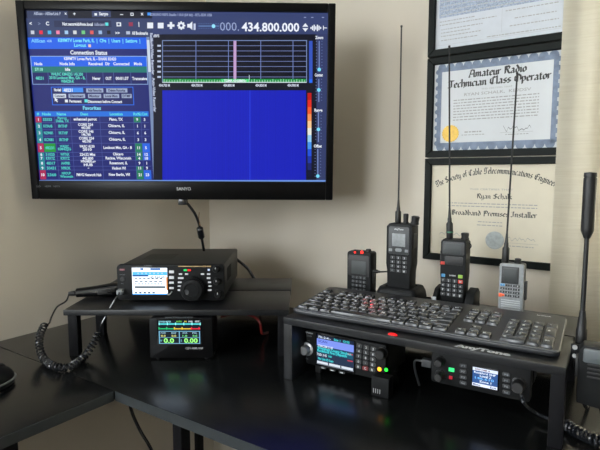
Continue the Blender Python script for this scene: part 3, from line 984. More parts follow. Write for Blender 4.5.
t_.txt(s, 'POWER METER', 165, 321.6, 1.5, glow(150, 220, 230, MS), 12, 3); t_.txt(s, 'AUTO', 179, 321.4, 1.5, glow(120, 220, 80, MS), 5.5, 3); t_.txt(s, 'H', 185.5, 321.4, 1.5, glow(230, 220, 80, MS), 2, 3)
t_.txt(s, '100', 190.6, 321.4, 1.5, glow(220, 230, 235, MS), 4, 3); t_.txt(s, 'SET', 197.4, 321.4, 1.5, glow(220, 230, 235, MS), 4.5, 3)
for k in range(6):
    t_.rect(s, 158.8 + k * 8.2, 322.4, 159.8 + k * 8.2, 325, glow(150, 236, 236, MS), 3)
for x0, x1, c in ((158.6, 174, (40, 190, 110)), (174, 191, (226, 190, 60)), (191, 200.2, (226, 40, 60))):
    t_.rect(s, x0, 328.2, x1, 329.2, glow(*c, MS), 2)
    for k in range(2):
        t_.rect(s, x0 + k * 7.6, 327, x0 + k * 7.6 + 1.2, 329.4, glow(*c, MS), 3)
for x0, x1, y0, y1 in ((159.2, 200, 330.9, 331.5), (159.2, 200, 343, 343.6), (159.2, 159.8, 331, 343.6), (179.2, 179.8, 331, 343.6), (199.4, 200, 331, 343.6), (159.2, 200, 337.2, 337.6)):
    t_.rect(s, x0, y0, x1, y1, glow(120, 180, 210, MS), 2)
for x, s1, s2 in ((163.4, 'FWD', '0.0'), (174, 'REF', '0.0'), (185, 'SWR', '1.0'), (195, 'PK', '0.0')):
    t_.txt(s, s1, x, 332.9, 1.5, glow(150, 190, 210, MS), 5, 3)
    t_.txt(s, s2, x, 335.7, 1.9, glow(226, 224, 130, MS) if x < 180 else glow(120, 226, 140, MS), 4.6, 3)
t_.txt(s, '0.0', 169, 340.4, 4.4, glow(150, 240, 120, 1.4), 10.4, 3, bold=0.03)
t_.txt(s, '0.00', 191, 340.4, 4.4, glow(150, 240, 120, 1.4), 13.6, 3, bold=0.03)
t_.txt(s, 'W', 160.9, 340.4, 2, glow(120, 200, 220), None, 3); t_.txt(s, 'S', 181.4, 340.4, 2, glow(120, 200, 220), None, 3)
s.build('screen', meter)
s = MB()
t_ = panel_tools(f, -0.0003)
t_.txt(s, 'CDV-MMR-VHF', 194.4, 348.2, 2, M_BTN, 17.5)
t_.txt(s, 'DIGITAL POWER & SWR METER', 179, 317.4, 1.2, M_DIM, 28)
s.build('case_print', meter)

M_RIM = mat('dull_grey_rim', s8(104, 106, 108), 0.4)
# ------------------------------------------------------------------ small dark mouse at the left edge
q = at_z(2, 392, DZ)
mouse = thing('computer_mouse', 'small dark rounded mouse with a pale rim, at the left end of the desk', 'mouse', (q.x - 0.034, q.y + 0.014, DZ), R(-20))
def dome(mb, rx, ry, z0, z1, m, n=28, k=7):
    t = bmesh.new()
    rings = []
    for j in range(k):
        a = j / (k - 1) * math.pi / 2
        r, z = math.cos(a) ** 0.7 if j < k - 1 else 0, z0 + (z1 - z0) * math.sin(a)
        rings.append([t.verts.new((0, 0, z))] if r == 0 else [t.verts.new((rx * r * math.cos(2 * math.pi * i / n), ry * r * math.sin(2 * math.pi * i / n), z)) for i in range(n)])
    for A, B in zip(rings, rings[1:]):
        for i in range(n):
            t.faces.new((A[i], A[(i + 1) % n], B[(i + 1) % n], B[i]) if len(B) > 1 else (A[i], A[(i + 1) % n], B[0]))
    t.faces.new(rings[0][::-1])
    mb.add(t, m)
m = MB(); dome(m, 0.031, 0.05, 0.011, 0.036, M_MATTE); m.build('shell', mouse)
m = MB(); m.prism([(0.034 * math.cos(R(a)), 0.054 * math.sin(R(a))) for a in range(0, 360, 12)], 0.0085, 0.0115, M_RIM, 'z', 0.001); m.build('rim', mouse, None).__setitem__('label', 'pale grey rim')
m = MB(); m.prism([(0.03 * math.cos(R(a)), 0.05 * math.sin(R(a))) for a in range(0, 360, 12)], 0.0, 0.0075, M_RUB, 'z', 0.001); m.build('base', mouse)
MB().lathe([(0, -0.004), (0.007, -0.004), (0.008, 0), (0.007, 0.004), (0, 0.004)], (0, 0.028, 0.030), (1, 0, 0), M_RUB, 18).build('scroll_wheel', mouse)

# ------------------------------------------------------------------ stand under the keyboard
SA = R(-32)
SM = Matrix.Translation((-0.032, 0.929, DZ)) @ Matrix.Rotation(SA, 4, 'Z')
SI = SM.inverted()
def sp(x, y, v):
    """a point of the stand's frame on its plane y = v"""
    a, b = onface(SM, v)(x, y)
    return Vector((a, v, b))
SH = 0.1213
SB = 0.0135
stand = thing('desk_stand', 'black shelf stand carrying the keyboard and hand radios', 'stand', (0, 0, 0), mx=SM)
MB().box(0, 0.477, 0, 0.158, SH - SB, SH, M_SHELF, 0.0012).build('front_board', stand)
MB().box(0, 0.478, 0.163, 0.298, SH - SB, SH, M_SHELF, 0.0012).build('rear_board', stand)
MB().box(0, 0.019, 0.001, 0.297, 0, SH - SB, M_SHELF, 0.001).build('side_panel', stand)
for y in (0.001, 0.277):
    MB().box(0.458, 0.477, y, y + 0.019, 0, SH - SB, M_STEEL, 0.001).build('leg', stand)  # right legs take the darker material in place of shade there
MB().box(0.462, 0.473, 0.02, 0.277, SH - SB - 0.02, SH - SB, M_STEEL, 0.001).build('side_rail', stand)
MB().box(0.019, 0.458, 0.282, 0.292, SH - SB - 0.02, SH - SB, M_STEEL, 0.001).build('rail', stand)
MB().box(0.019, 0.458, 0.293, 0.297, 0.004, SH - SB, M_STEEL, 0.0005).build('added_back_panel', stand)  # hides the wall behind; put in so the stand's underside stays dark
m = MB()
fa, fb = onface(SM, 0.0)(480, 349.2)
fb = SH - SB / 2 + 0.0005
m.text('AnyTone', 0.361, 0.0115, 0.0135, SH + 0.0002, M_BTN, w=0.083, bold=0.05, flat=Matrix.Identity(4))
m.build('brand_sticker', stand)['label'] = 'pale brand lettering at the front edge'

# red reflection on the stand's front edge, put in as a glowing dome
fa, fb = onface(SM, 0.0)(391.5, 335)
red_glint = thing('red_reflection', 'small red reflection, put in as a glowing dome, on the front edge of the keyboard stand', 'reflection', SM @ Vector((fa, 0.0055, SH)), SA)
MB().rrect(-0.0095, 0.0095, -0.005, 0.005, 0.0045, 0, 0.001, M_RUB, 'z', 0.0003).build('base', red_glint)  # dark backing of the added reflection
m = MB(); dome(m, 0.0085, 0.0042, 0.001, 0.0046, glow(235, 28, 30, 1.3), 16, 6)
o = m.build('lens', red_glint)  # emissive dome that stands for the reflected red light

# ------------------------------------------------------------------ keyboard
M_FTRIM = mat('grey_keyboard_trim', s8(84, 86, 90), 0.3, noise=0.05, nscale=60)
KW, KD = 0.463, 0.16
KM = SM @ Matrix.Translation((0.0035, 0.023, SH + 0.0005)) @ Matrix.Rotation(R(0.6), 4, 'Z')
KT = R(5.2)
kb = thing('keyboard', 'full-size black keyboard lying across the stand', 'keyboard', (0, 0, 0), mx=KM)
TM = Matrix.Translation((0, 0, 0.002)) @ Matrix.Rotation(KT, 4, 'X')
m = MB()
m.prism(rr(0, KW, 0, KD, 0.012, 6), 0, 0.0085, M_KBD, 'z', 0.003, 3, mx=TM)
m.build('shell', kb)
m = MB()
m.rrect(0.003, KW - 0.003, 0.0015, 0.0065, 0.002, 0, 0.0012, M_FTRIM, 'z', 0.0004, mx=TM @ Matrix.Translation((0, 0, 0.0084)))
m.build('front_trim', kb)
for x in (0.03, KW - 0.05):
    MB().box(x, x + 0.02, KD - 0.03, KD - 0.02, 0.0, 0.0155, M_RUB, 0.001).build('foot', kb)
    MB().box(x, x + 0.02, 0.012, 0.02, 0.0, 0.0035, M_RUB, 0.0008).build('foot', kb)
U = 0.0193
def keycap(x, y, w, d_, leg_='', small=False):
    m = MB()
    g = 0.0009
    x0, x1, y0, y1 = x + g, x + w - g, y + g, y + d_ - g
    t = bmesh.new()
    zb, zt, ins = 0.0084, 0.0134, 0.0016
    A = [t.verts.new(p) for p in ((x0, y0, zb), (x1, y0, zb), (x1, y1, zb), (x0, y1, zb))]
    B = [t.verts.new(p) for p in ((x0 + ins, y0 + 0.0008, zt), (x1 - ins, y0 + 0.0008, zt), (x1 - ins, y1 - ins * 0.5, zt), (x0 + ins, y1 - ins * 0.5, zt))]
    t.faces.new(B)
    for i in range(4):
        t.faces.new((A[i], A[(i + 1) % 4], B[(i + 1) % 4], B[i]))
    t.faces.new(A[::-1])
    bmesh.ops.bevel(t, geom=[e for e in t.edges if any(v in B for v in e.verts)], offset=0.0011, segments=2, profile=0.5, affect='EDGES')
    m.add(t, M_KEY, TM)
    if leg_:
        h = 0.0056 if len(leg_) == 1 else 0.0032
        ww = None if len(leg_) == 1 else min(w * 0.6, 0.0021 * len(leg_))
        cx = x + (0.0075 if len(leg_) == 1 else w * 0.45)
        m.text(leg_, cx, y + d_ * (0.58 if len(leg_) == 1 else 0.5), h, zt + 0.0001, M_LEG, ww, 0.03, flat=TM)
    return m.build('keycap', kb)
bx = 0.0065
by = 0.0095
def row(items, x, y, d_=U):
    for it in items:
        if isinstance(it, (int, float)):
            x += it * U
            continue
        l, w = it if isinstance(it, tuple) else (it, 1)
        keycap(x, y, w * U, d_, l)
        x += w * U
R_ = [[('Ctrl', 1.25), ('Win', 1.25), ('Alt', 1.25), ('', 6.25), ('Alt', 1.25), ('Win', 1.25), ('Menu', 1.25), ('Ctrl', 1.25)],
      [('Shift', 2.25)] + list('ZXCVBNM,./') + [('Shift', 2.75)],
      [('Caps', 1.75)] + list('ASDFGHJKL;') + ["'", ('Enter', 2.25)],
      [('Tab', 1.5)] + list('QWERTYUIOP[]') + [('\\', 1.5)],
      list('`1234567890-=') + [('Back', 2)],
      ['Esc', 1, 'F1', 'F2', 'F3', 'F4', 0.5, 'F5', 'F6', 'F7', 'F8', 0.5, 'F9', 'F10', 'F11', 'F12']]
for i, items in enumerate(R_):
    row(items, bx, by + i * U + (0.004 if i == 5 else 0))
nx = bx + 15 * U + 0.0115
row(['<', 'v', '>'], nx, by)
row([1, '^'], nx, by + U)
row(['Del', 'End', 'PgD'], nx, by + 3 * U)
row(['Ins', 'Hm', 'PgU'], nx, by + 4 * U)
row(['Prt', 'Scr', 'Pau'], nx, by + 5 * U + 0.004)
px_ = nx + 3 * U + 0.0115
row([('0', 2), '.'], px_, by)
row(list('123'), px_, by + U)
row(list('456'), px_, by + 2 * U)
row(list('789'), px_, by + 3 * U)
row(['Num', '/', '*', '-'], px_, by + 4 * U)
keycap(px_ + 3 * U, by, U, 2 * U, 'Ent')
keycap(px_ + 3 * U, by + 2 * U, U, 2 * U, '+')
m = MB()
zz = 0.0086
m.text('logitech', px_ + 2.6 * U, KD - 0.011, 0.0042, zz, M_LEG, 0.022, 0.03, flat=TM)
m.build('brand_lettering', kb)

# ------------------------------------------------------------------ hand radios on the rear board
RBZ = SH      # top of rear board
def radio_root(name, label, u, v, group='handheld radios behind the keyboard', z=RBZ, rot=0.0):
    return thing(name, label, 'handheld radio', (0, 0, 0), group=group, mx=SM @ Matrix.Translation((u, v, z)) @ Matrix.Rotation(rot, 4, 'Z'))

def btn_grid(root, xs, zs, y, w, h, m, mats=None, legend=None, name='key', lm=None):
    for j, z in enumerate(zs):
        for i, x in enumerate(xs):
            mt = (mats or {}).get((i, j), m)
            b = MB().box(x - w / 2, x + w / 2, y - 0.0016, y + 0.001, z - h / 2, z + h / 2, mt, 0.0006)
            if legend:
                b.text(legend[j * len(xs) + i], x, z, h * 0.62, y - 0.00165, lm or M_BTN, bold=0.03)
            b.build(name, root)

def antenna(root, x, y, z0, base, rb, tip, rt, lean=0.0, ferrule=None):
    """a whip on a thick flexible base, base and tip are heights above z0"""
    m = MB()
    d_ = Vector((lean, 0, 1)).normalized()
    p0 = Vector((x, y, z0))
    m.lathe([(0, 0), (rb * 0.8, 0), (rb, 0.002), (rb, base * 0.5), (rb * 0.62, base * 0.56), (rb * 0.62, base * 0.66), (rb * 0.5, base * 0.7), (rt * 1.1, base), (rt, base + 0.002), (rt * 0.85, tip - 0.004), (rt * 1.25, tip - 0.003), (rt * 1.25, tip), (0, tip)], p0, d_, M_RUB, 14)
    o = m.build('antenna', root)
    return o

# (a) short radio with two red lights
ra = radio_root('handheld_radio', 'short black handheld radio with two glowing red lights, leftmost behind the keyboard', 0.0215, 0.225)
MB().rrect(0, 0.058, 0.0, 0.1, 0.006, 0.0, 0.032, M_MATTE, 'y', 0.003).build('body', ra)
MB().rrect(0.003, 0.055, 0.045, 0.092, 0.004, -0.0015, 0.002, M_RUB, 'y', 0.0006).build('faceplate', ra)
MB().box(0.012, 0.047, -0.0024, 0, 0.05, 0.08, M_GLASS, 0.001).build('display', ra)
btn_grid(ra, (0.016, 0.025, 0.034, 0.043), (0.042, 0.033, 0.024, 0.015), 0.0, 0.007, 0.0055, M_DARK, legend=[c for c in '123A456B789C*0#D'], lm=M_DIM)
fa = onface(SM @ Matrix.Translation((0.0215, 0.225, RBZ)), 0.0)
for px, py, r_ in ((355.2, 252.2, 0.0022), (362.2, 252.2, 0.0034)):
    x, z = fa(px, py)
    m = MB(); dome(m, r_, r_, 0, r_ * 0.6, glow(255, 46, 40, 3.0), 16, 6)
    o = m.build('red_light', ra); o.rotation_euler = (R(90), 0, 0); o.location = (x, -0.0015, z)
MB().lathe([(0, 0), (0.006, 0), (0.006, 0.004), (0.005, 0.006), (0, 0.006)], (0.045, 0.016, 0.0995), (0, 0, 1), M_RUB, 18).build('volume_knob', ra)
MB().box(-0.003, 0.001, 0.008, 0.022, 0.05, 0.085, M_RUB, 0.001).build('talk_button', ra)
MB().box(0.0575, 0.061, 0.008, 0.02, 0.03, 0.06, M_RUB, 0.001).build('side_socket', ra)
# lead from (a) towards (b)
p0 = Vector((0.0215 + 0.060, 0.238, RBZ + 0.0575))
pts = [p0 + Vector((0.004, 0, 0)), p0 + Vector((0.014, 0.002, -0.0005)), p0 + Vector((0.028, 0.01, 0.0)), p0 + Vector((0.045, 0.022, -0.002)), p0 + Vector((0.07, 0.042, -0.02)), p0 + Vector((0.085, 0.045, -0.05)), Vector((0.175, 0.286, RBZ + 0.0018)), Vector((0.195, 0.288, RBZ + 0.0018))]
lead = thing('audio_lead', 'short black lead plugged into the side of the radio with red lights', 'cable', (0, 0, 0), mx=SM)
MB().tube(spline(pts, 8), 0.0017, M_CORD).build('cord', lead)
MB().lathe([(0, 0), (0.0042, 0), (0.0042, 0.007), (0.003, 0.009), (0.0022, 0.014), (0, 0.014)], p0 + Vector((0.001, 0, 0)), (1, 0, 0), M_RUB, 14).build('plug', lead)

# (b) big radio in a charger
chz = 0.030
def charger(label, u, v, w, d_, h, group='charging cradles behind the keyboard', mt=None):
    c = thing('charging_cradle', label, 'charger', (0, 0, 0), group=group, mx=SM @ Matrix.Translation((u, v, RBZ)))
    return c
cb = charger('wide black charging cradle holding the tallest-bodied hand radio', 0.101, 0.195, 0.1, 0.08, 0.03)
WB = 0.092
m = MB()
out = rr(0, WB, 0, 0.078, 0.012, 5)
t = bmesh.new()
def ring(sc, z):
    return [t.verts.new((WB / 2 + (a - WB / 2) * sc, 0.039 + (b - 0.039) * sc, z)) for a, b in out]
rs = [ring(1.0, 0), ring(1.0, 0.012), ring(0.95, 0.024), ring(0.86, 0.033), ring(0.82, 0.034)]
n = len(out)
for A, B in zip(rs, rs[1:]):
    for i in range(n):
        t.faces.new((A[i], A[(i + 1) % n], B[(i + 1) % n], B[i]))
inner = [t.verts.new((a, b, 0.034)) for a, b in rr(0.017, 0.075, 0.015, 0.063, 0.006, 5)]
floor_ = [t.verts.new((a, b, 0.012)) for a, b in rr(0.017, 0.075, 0.015, 0.063, 0.006, 5)]
for i in range(n):
    j = (i + 1) % n
    t.faces.new((rs[-1][i], rs[-1][j], inner[j], inner[i]))
    t.faces.new((inner[i], inner[j], floor_[j], floor_[i]))
t.faces.new(floor_); t.faces.new(rs[0][::-1])
bmesh.ops.recalc_face_normals(t, faces=t.faces[:])
m.add(t, M_MATTE)
m.build('cradle', cb)
MB().lathe([(0, 0), (0.0018, 0), (0, 0.001)], (WB / 2, -0.0005, 0.008), (0, -1, 0), M_DIM, 10).build('charge_indicator', cb)

bu, bv = 0.101 + 0.0195, 0.195 + 0.0185
rb = radio_root('handheld_radio', 'large black handheld radio with two top knobs, seated in the wide cradle', bu, bv, z=RBZ + 0.0125)
fb = onface(SM @ Matrix.Translation((bu, bv, RBZ + 0.0125)), 0.0)
BH = fb(400, 224)[1]
BW = 0.053
MB().prism([(0.002, 0), (BW - 0.002, 0), (BW - 0.001, 0.055), (BW + 0.0015, 0.07), (BW + 0.0015, BH - 0.006), (BW - 0.004, BH), (0.004, BH), (-0.0015, BH - 0.006), (-0.0015, 0.07), (0.001, 0.055)], 0.0, 0.04, M_MATTE, 'y', 0.0025).build('body', rb)
MB().rrect(0.004, BW - 0.004, BH - 0.064, BH - 0.006, 0.004, -0.0015, 0.002, M_DARK, 'y', 0.0006).build('faceplate', rb)
MB().box(0.012, BW - 0.012, -0.0024, 0, BH - 0.047, BH - 0.02, M_SGREY, 0.001).build('display', rb)
m = MB(); m.text('AnyTone', BW / 2, BH - 0.0115, 0.0034, -0.0017, M_BTN, 0.02, 0.03); m.build('brand_lettering', rb)
MB().rrect(BW / 2 - 0.007, BW / 2 + 0.007, BH - 0.058, BH - 0.051, 0.003, -0.0028, 0.0, M_SGREY, 'y', 0.0006).build('navigation_pad', rb)
for x in (0.009, BW - 0.009):
    MB().box(x - 0.0035, x + 0.0035, -0.003, 0, BH - 0.058, BH - 0.0525, M_SGREY, 0.0006).build('key', rb)
btn_grid(rb, (0.0135, 0.0265, 0.0395), [BH - 0.071 - k * 0.0092 for k in range(4)], 0.0, 0.010, 0.0062, M_DARK, legend=list('123456789*0#'))
MB().box(-0.0045, -0.001, 0.01, 0.028, BH - 0.06, BH - 0.025, M_RUB, 0.001).build('talk_button', rb)
MB().box(BW, BW + 0.0035, 0.01, 0.026, BH - 0.05, BH - 0.02, M_RUB, 0.001).build('accessory_cover', rb)
x, z = fb(402.5, 222)
MB().lathe([(0, 0), (0.006, 0), (0.006, 0.004), (0.005, 0.005), (0.0055, 0.02), (0.004, 0.0215), (0, 0.0215)], (x, 0.02, BH - 0.001), (0, 0, 1), M_RUB, 20).build('channel_knob', rb)
x, z = fb(411.5, 222)
MB().lathe([(0, 0), (0.0085, 0), (0.0085, 0.004), (0.0075, 0.005), (0.0085, 0.016), (0.006, 0.0175), (0, 0.0175)], (x, 0.02, BH - 0.001), (0.12, 0, 1), M_RUB, 20).build('volume_knob', rb)
x, z = fb(395, 222)
ztip = onface(SM @ Matrix.Translation((bu, bv + 0.018, RBZ + 0.0125)), 0.0)(401.5, 25)
antenna(rb, x, 0.018, BH - 0.001, 0.05, 0.0062, ztip[1] - BH, 0.0018, (ztip[0] - x) / (ztip[1] - BH))

# (c) radio with orange button, in a small charger
cc = charger('black charging cradle with a pale inner edge, under the radio with the coloured buttons', 0.222, 0.2, 0.08, 0.07, 0.03)
m = MB()
m.prism(rr(0, 0.081, 0, 0.07, 0.01, 5), 0, 0.012, M_MATTE, 'z', 0.002)
m.build('cradle', cc)
for x0_, w_ in ((0.0, 0.0095), (0.0635, 0.017)):
    MB().prism([(0.004, 0.011), (0.062, 0.011), (0.064, 0.034), (0.05, 0.044), (0.022, 0.04), (0.008, 0.026)], x0_, x0_ + w_, M_MATTE, 'x', 0.002).build('side_cheek', cc)
MB().box(0.0005, 0.009, 0.0015, 0.004, 0.014, 0.027, M_LGREY, 0.0008).build('pale_edge', cc)
cu_, cv_ = 0.222 + 0.0115, 0.2 + 0.016
rc = radio_root('handheld_radio', 'black handheld radio with red, blue and green buttons, seated in a cradle', cu_, cv_, z=RBZ + 0.0125)
CMX = SM @ Matrix.Translation((cu_, cv_, RBZ + 0.0125))
fc = onface(CMX, 0.0)
CH = fc(455, 240)[1]
CW = 0.0505
MB().prism([(0.003, 0), (CW - 0.003, 0), (CW - 0.001, 0.05), (CW, 0.06), (CW, CH - 0.005), (CW - 0.004, CH), (0.004, CH), (0, CH - 0.005), (0, 0.06), (0.001, 0.05)], 0.0, 0.034, M_MATTE, 'y', 0.0025).build('body', rc)
MB().rrect(0.004, CW - 0.004, CH - 0.03, CH - 0.004, 0.003, -0.0012, 0.002, M_DARK, 'y', 0.0005).build('faceplate', rc)
MB().box(0.008, CW - 0.01, -0.002, 0, CH - 0.0275, CH - 0.007, M_GLASS, 0.001).build('display', rc)
def pxbox(root, F, px, py, w, h, mt, name, y=0.0):
    a, b = F(px - w / 2, py + h / 2); c, e = F(px + w / 2, py - h / 2)
    MB().box(a, c, y - 0.0022, y + 0.001, b, e, mt, 0.0006).build(name, root)
pxbox(rc, fc, 442.8, 262.8, 4.2, 2.6, M_RED, 'red_button')
pxbox(rc, fc, 443.4, 275.2, 3.6, 2.6, M_BLUE, 'blue_button')
pxbox(rc, fc, 460.5, 276.6, 4.4, 2.8, M_GREEN, 'green_button')
MB().rrect(0.009, CW - 0.006, CH - 0.05, CH - 0.033, 0.003, -0.001, 0.002, M_RUB, 'y', 0.0005).build('speaker_grille', rc)
m = MB(); x, z = fc(452.4, 275.6); m.text('BAOFENG', x, z, 0.0028, -0.0003, M_BTN, 0.012, 0.03); m.build('brand_lettering', rc)
xs = [fc(q, 285)[0] for q in (443, 448.6, 454.6, 460.4)]
zs = [fc(452, q)[1] for q in (280.8, 285.6, 290.2, 294.8)]
btn_grid(rc, xs, zs, 0.0, 0.0088, 0.0066, M_DARK, mats={(3, 0): M_RED}, legend=list('123M456^789v*0#E'))
MB().box(-0.0035, 0.001, 0.01, 0.024, CH - 0.055, CH - 0.025, M_RUB, 0.001).build('talk_button', rc)
x, z = fc(462.8, 240)
MB().lathe([(0, 0), (0.008, 0), (0.008, 0.004), (0.007, 0.005), (0.0078, 0.013), (0.006, 0.0145), (0, 0.0145)], (x, 0.017, CH - 0.001), (0, 0, 1), M_RUB, 20).build('volume_knob', rc)
m = MB(); t = bmesh.new()
MB().tube([(CW + 0.0005 + 0.004 * math.sin(R(a)), 0.018, CH - 0.012 + 0.005 * math.cos(R(a))) for a in range(0, 181, 20)], 0.0012, M_RUB, 6).build('strap_loop', rc)
x, z = fc(447.3, 240)
fct = onface(SM @ Matrix.Translation((cu_, cv_ + 0.017, RBZ + 0.0125)), 0.0)
zt_, xt_ = fct(449.3, 45)[1], fct(449.3, 45)[0]
an = antenna(rc, x, 0.017, CH - 0.001, 0.062, 0.0066, zt_ - CH, 0.0018, (xt_ - x) / (zt_ - CH))
MB().lathe([(0.0069, 0), (0.0069, 0.0025), (0.0066, 0.003)], (x, 0.017, CH + 0.012), (0, 0, 1), mat('dull_green_band', s8(50, 110, 84), 0.5), 14).build('green_band', an)

# (d) grey radio
du, dv = 0.3455, 0.222
rd = radio_root('handheld_radio', 'pale grey handheld radio standing at the right end behind the keyboard', du, dv)
fd = onface(SM @ Matrix.Translation((du, dv, RBZ)), 0.0)
DH = fd(510, 264)[1]
DW = fd(521.5, 290)[0] - fd(497.5, 290)[0]
MB().rrect(0, DW, 0, DH, 0.004, 0.004, 0.03, M_DARK, 'y', 0.002).build('body', rd)
MB().rrect(-0.0005, DW + 0.0005, 0.0, DH + 0.0005, 0.004, -0.001, 0.0075, M_SGREY, 'y', 0.0015).build('faceplate', rd)
pxbox(rd, fd, 510.4, 275, 18, 15.4, M_DARK, 'display_surround', -0.0008)
pxbox(rd, fd, 510.6, 274.6, 14.6, 11.6, M_GLASS, 'display', -0.0022)
xs = [fd(q, 290)[0] for q in (502.5, 507.6, 512.6, 517.6)]
zs = [fd(510, q)[1] for q in (285.4, 288.8, 292.2, 295.6)]
btn_grid(rd, xs, zs, -0.001, 0.0078, 0.0044, M_DARK, mats={(0, 0): M_BLUE, (0, 3): M_ORANGE}, legend=list('^*0#a123b456 789'))
pxbox(rd, fd, 500.4, 294.6, 3.4, 3.2, M_ORANGE, 'orange_button', -0.001)
m = MB()
for k in range(5):
    a, b = fd(501, 299.4 + k * 2.1); c, e = fd(520, 299.4 + k * 2.1)
    m.box(a, c, -0.0022, 0, b - 0.0011, b + 0.0011, M_LGREY, 0.0005)
m.build('speaker_grille', rd)
MB().box(DW - 0.0005, DW + 0.0045, 0.009, 0.022, 0.035, 0.07, M_RUB, 0.001).build('talk_button', rd)
x, z = fd(516.5, 264)
MB().lathe([(0, 0), (0.0065, 0), (0.0065, 0.003), (0.0055, 0.004), (0.006, 0.0085), (0.004, 0.0095), (0, 0.0095)], (x, 0.016, DH), (0, 0, 1), M_RUB, 20).build('volume_knob', rd)
x, z = fd(503.6, 264)
fdt = onface(SM @ Matrix.Translation((du, dv + 0.016, RBZ)), 0.0)
zt_, xt_ = fdt(517.3, 72)[1], fdt(517.3, 72)[0]
antenna(rd, x, 0.016, DH - 0.001, 0.056, 0.0066, zt_ - DH, 0.0018, (xt_ - x) / (zt_ - DH))

# ------------------------------------------------------------------ scanner under the stand
sv_ = 0.048
SCM = SM @ Matrix.Translation((0.0215, sv_, 0))
sc = thing('radio_scanner', 'black scanner radio with silver knob and blue display, under the left of the stand', 'radio scanner', (0, 0, 0), mx=SCM)
f = onface(SCM, 0.0)
zlo, zhi, wx = 0.019, 0.0865, 0.168
MB().rrect(0, wx, zlo, zhi, 0.004, 0.0, 0.014, M_MATTE, 'y', 0.002).build('front_panel', sc)
MB().box(0.003, wx - 0.003, 0.012, 0.11, zlo + 0.003, zhi - 0.003, M_BODY, 0.002).build('case', sc)
for x in (0.02, wx - 0.02):
    MB().box(x - 0.006, x + 0.006, 0.012, 0.02, 0, zlo + 0.004, M_RUB, 0.001).build('foot', sc)
    MB().box(x - 0.006, x + 0.006, 0.095, 0.103, 0, zlo + 0.004, M_RUB, 0.001).build('foot', sc)
SX = [(318.6, 333.2), (355, 343), (353, 371), (315.8, 363.6)]
def bil(P, a, b):
    """corner blend of a screen seen at an angle: a across, b down"""
    tl, tr, br, bl = P
    return tuple((tl[i] * (1 - a) + tr[i] * a) * (1 - b) + (bl[i] * (1 - a) + br[i] * a) * b for i in (0, 1))
def corners(F, P):
    xs = [F(*p)[0] for p in P]; zs = [F(*p)[1] for p in P]
    return (xs[0] + xs[3]) / 2, (xs[1] + xs[2]) / 2, (zs[2] + zs[3]) / 2, (zs[0] + zs[1]) / 2
a0, a1, c0, c1 = corners(f, SX)
d = MB()
d.box(a0 - 0.003, a1 + 0.003, -0.001, 0.002, c0 - 0.003, c1 + 0.003, M_GLOSS, 0.0008)
def scr(m, x0, x1, y0, y1, mt, layer, A=None, yb=-0.0012):
    """rectangle on a screen in fractions: across and down"""
    X0, X1, Z0, Z1 = A
    m.frect(X0 + (X1 - X0) * x0, X0 + (X1 - X0) * x1, Z1 - (Z1 - Z0) * y1, Z1 - (Z1 - Z0) * y0, yb - 0.0002 * layer, mt)
def sct(m, s_, x, y, h, mt, w, layer, A, align='L', yb=-0.0012):
    X0, X1, Z0, Z1 = A
    m.text(s_, X0 + (X1 - X0) * x, Z1 - (Z1 - Z0) * y, (Z1 - Z0) * h, yb - 0.0002 * layer, mt, (X1 - X0) * w, 0.02, align)
A = (a0, a1, c0, c1)
scr(d, 0, 1, 0, 1, glow(28, 44, 70, 1.2), 0, A)
scr(d, 0, 1, 0, 0.12, glow(20, 34, 60), 1, A)
scr(d, 0, 1, 0.12, 0.36, glow(120, 142, 228, 1.2), 1, A)
cy, wt = glow(70, 214, 220, 1.3), glow(214, 226, 240, 1.3)
sct(d, 'F0:-2-4--', 0.05, 0.06, 0.07, wt, 0.34, 2, A); sct(d, 'Site 1  12:55', 0.47, 0.06, 0.07, cy, 0.42, 2, A)
sct(d, 'SCAN', 0.04, 0.2, 0.08, glow(60, 80, 190), 0.25, 2, A)
scr(d, 0.0, 0.98, 0.38, 0.6, glow(24, 84, 110), 1, A)
sct(d, 'STARCOM 21 ISP', 0.03, 0.36, 0.075, wt, 0.42, 2, A)
sct(d, 'Winnebago County Simulcast', 0.02, 0.45, 0.085, cy, 0.92, 2, A); sct(d, 'Rockford Fire Dispatch', 0.02, 0.54, 0.085, cy, 0.8, 2, A)
sct(d, 'TGID: 3142', 0.0, 0.66, 0.08, wt, 0.28, 2, A); sct(d, 'UID', 0.32, 0.66, 0.06, cy, 0.1, 2, A)
sct(d, 'No Unit ID Scan', 0.04, 0.8, 0.08, cy, 0.42, 2, A)
scr(d, 0.84, 0.98, 0.42, 0.46, glow(190, 60, 80), 2, A); scr(d, 0.84, 0.98, 0.64, 0.68, glow(190, 60, 80), 2, A)
for k in range(3):
    scr(d, 0.01 + k * 0.335, 0.315 + k * 0.335, 0.885, 0.965, glow(206, 214, 224, 1.2), 2, A)
scr(d, 0, 1, 0.965, 1, glow(120, 128, 140), 1, A)
d.build('display', sc)
x, z = f(306.2, 348.6)
kn = MB().lathe([(0, 0), (0.0125, 0), (0.0125, 0.002), (0.0095, 0.003), (0.009, 0.014), (0.0078, 0.0155), (0, 0.0155)], (x + 0.0025, 0, z), (0, -1, 0), M_CHROME, 30).build('volume_knob', sc)
kn['label'] = 'brushed silver knob'
MB().lathe([(0.0125, 0), (0.0135, 0.0006), (0.0125, 0.0016)], (x + 0.0025, 0, z), (0, -1, 0), M_LGREY, 30).build('knob_ring', kn)
p = MB()
t_ = panel_tools(f, -0.0004)
t_.txt(p, 'Uniden', 309.3, 332.6, 1.8, M_BTN, 7.2); t_.txt(p, 'SDS200', 309.3, 335.8, 1.4, M_DIM, 5)
t_.txt(p, 'VOL', 309, 340.6, 1, M_DIM); t_.txt(p, 'PWR', 307, 358.6, 1.0, M_DIM)
p.build('panel_print', sc)
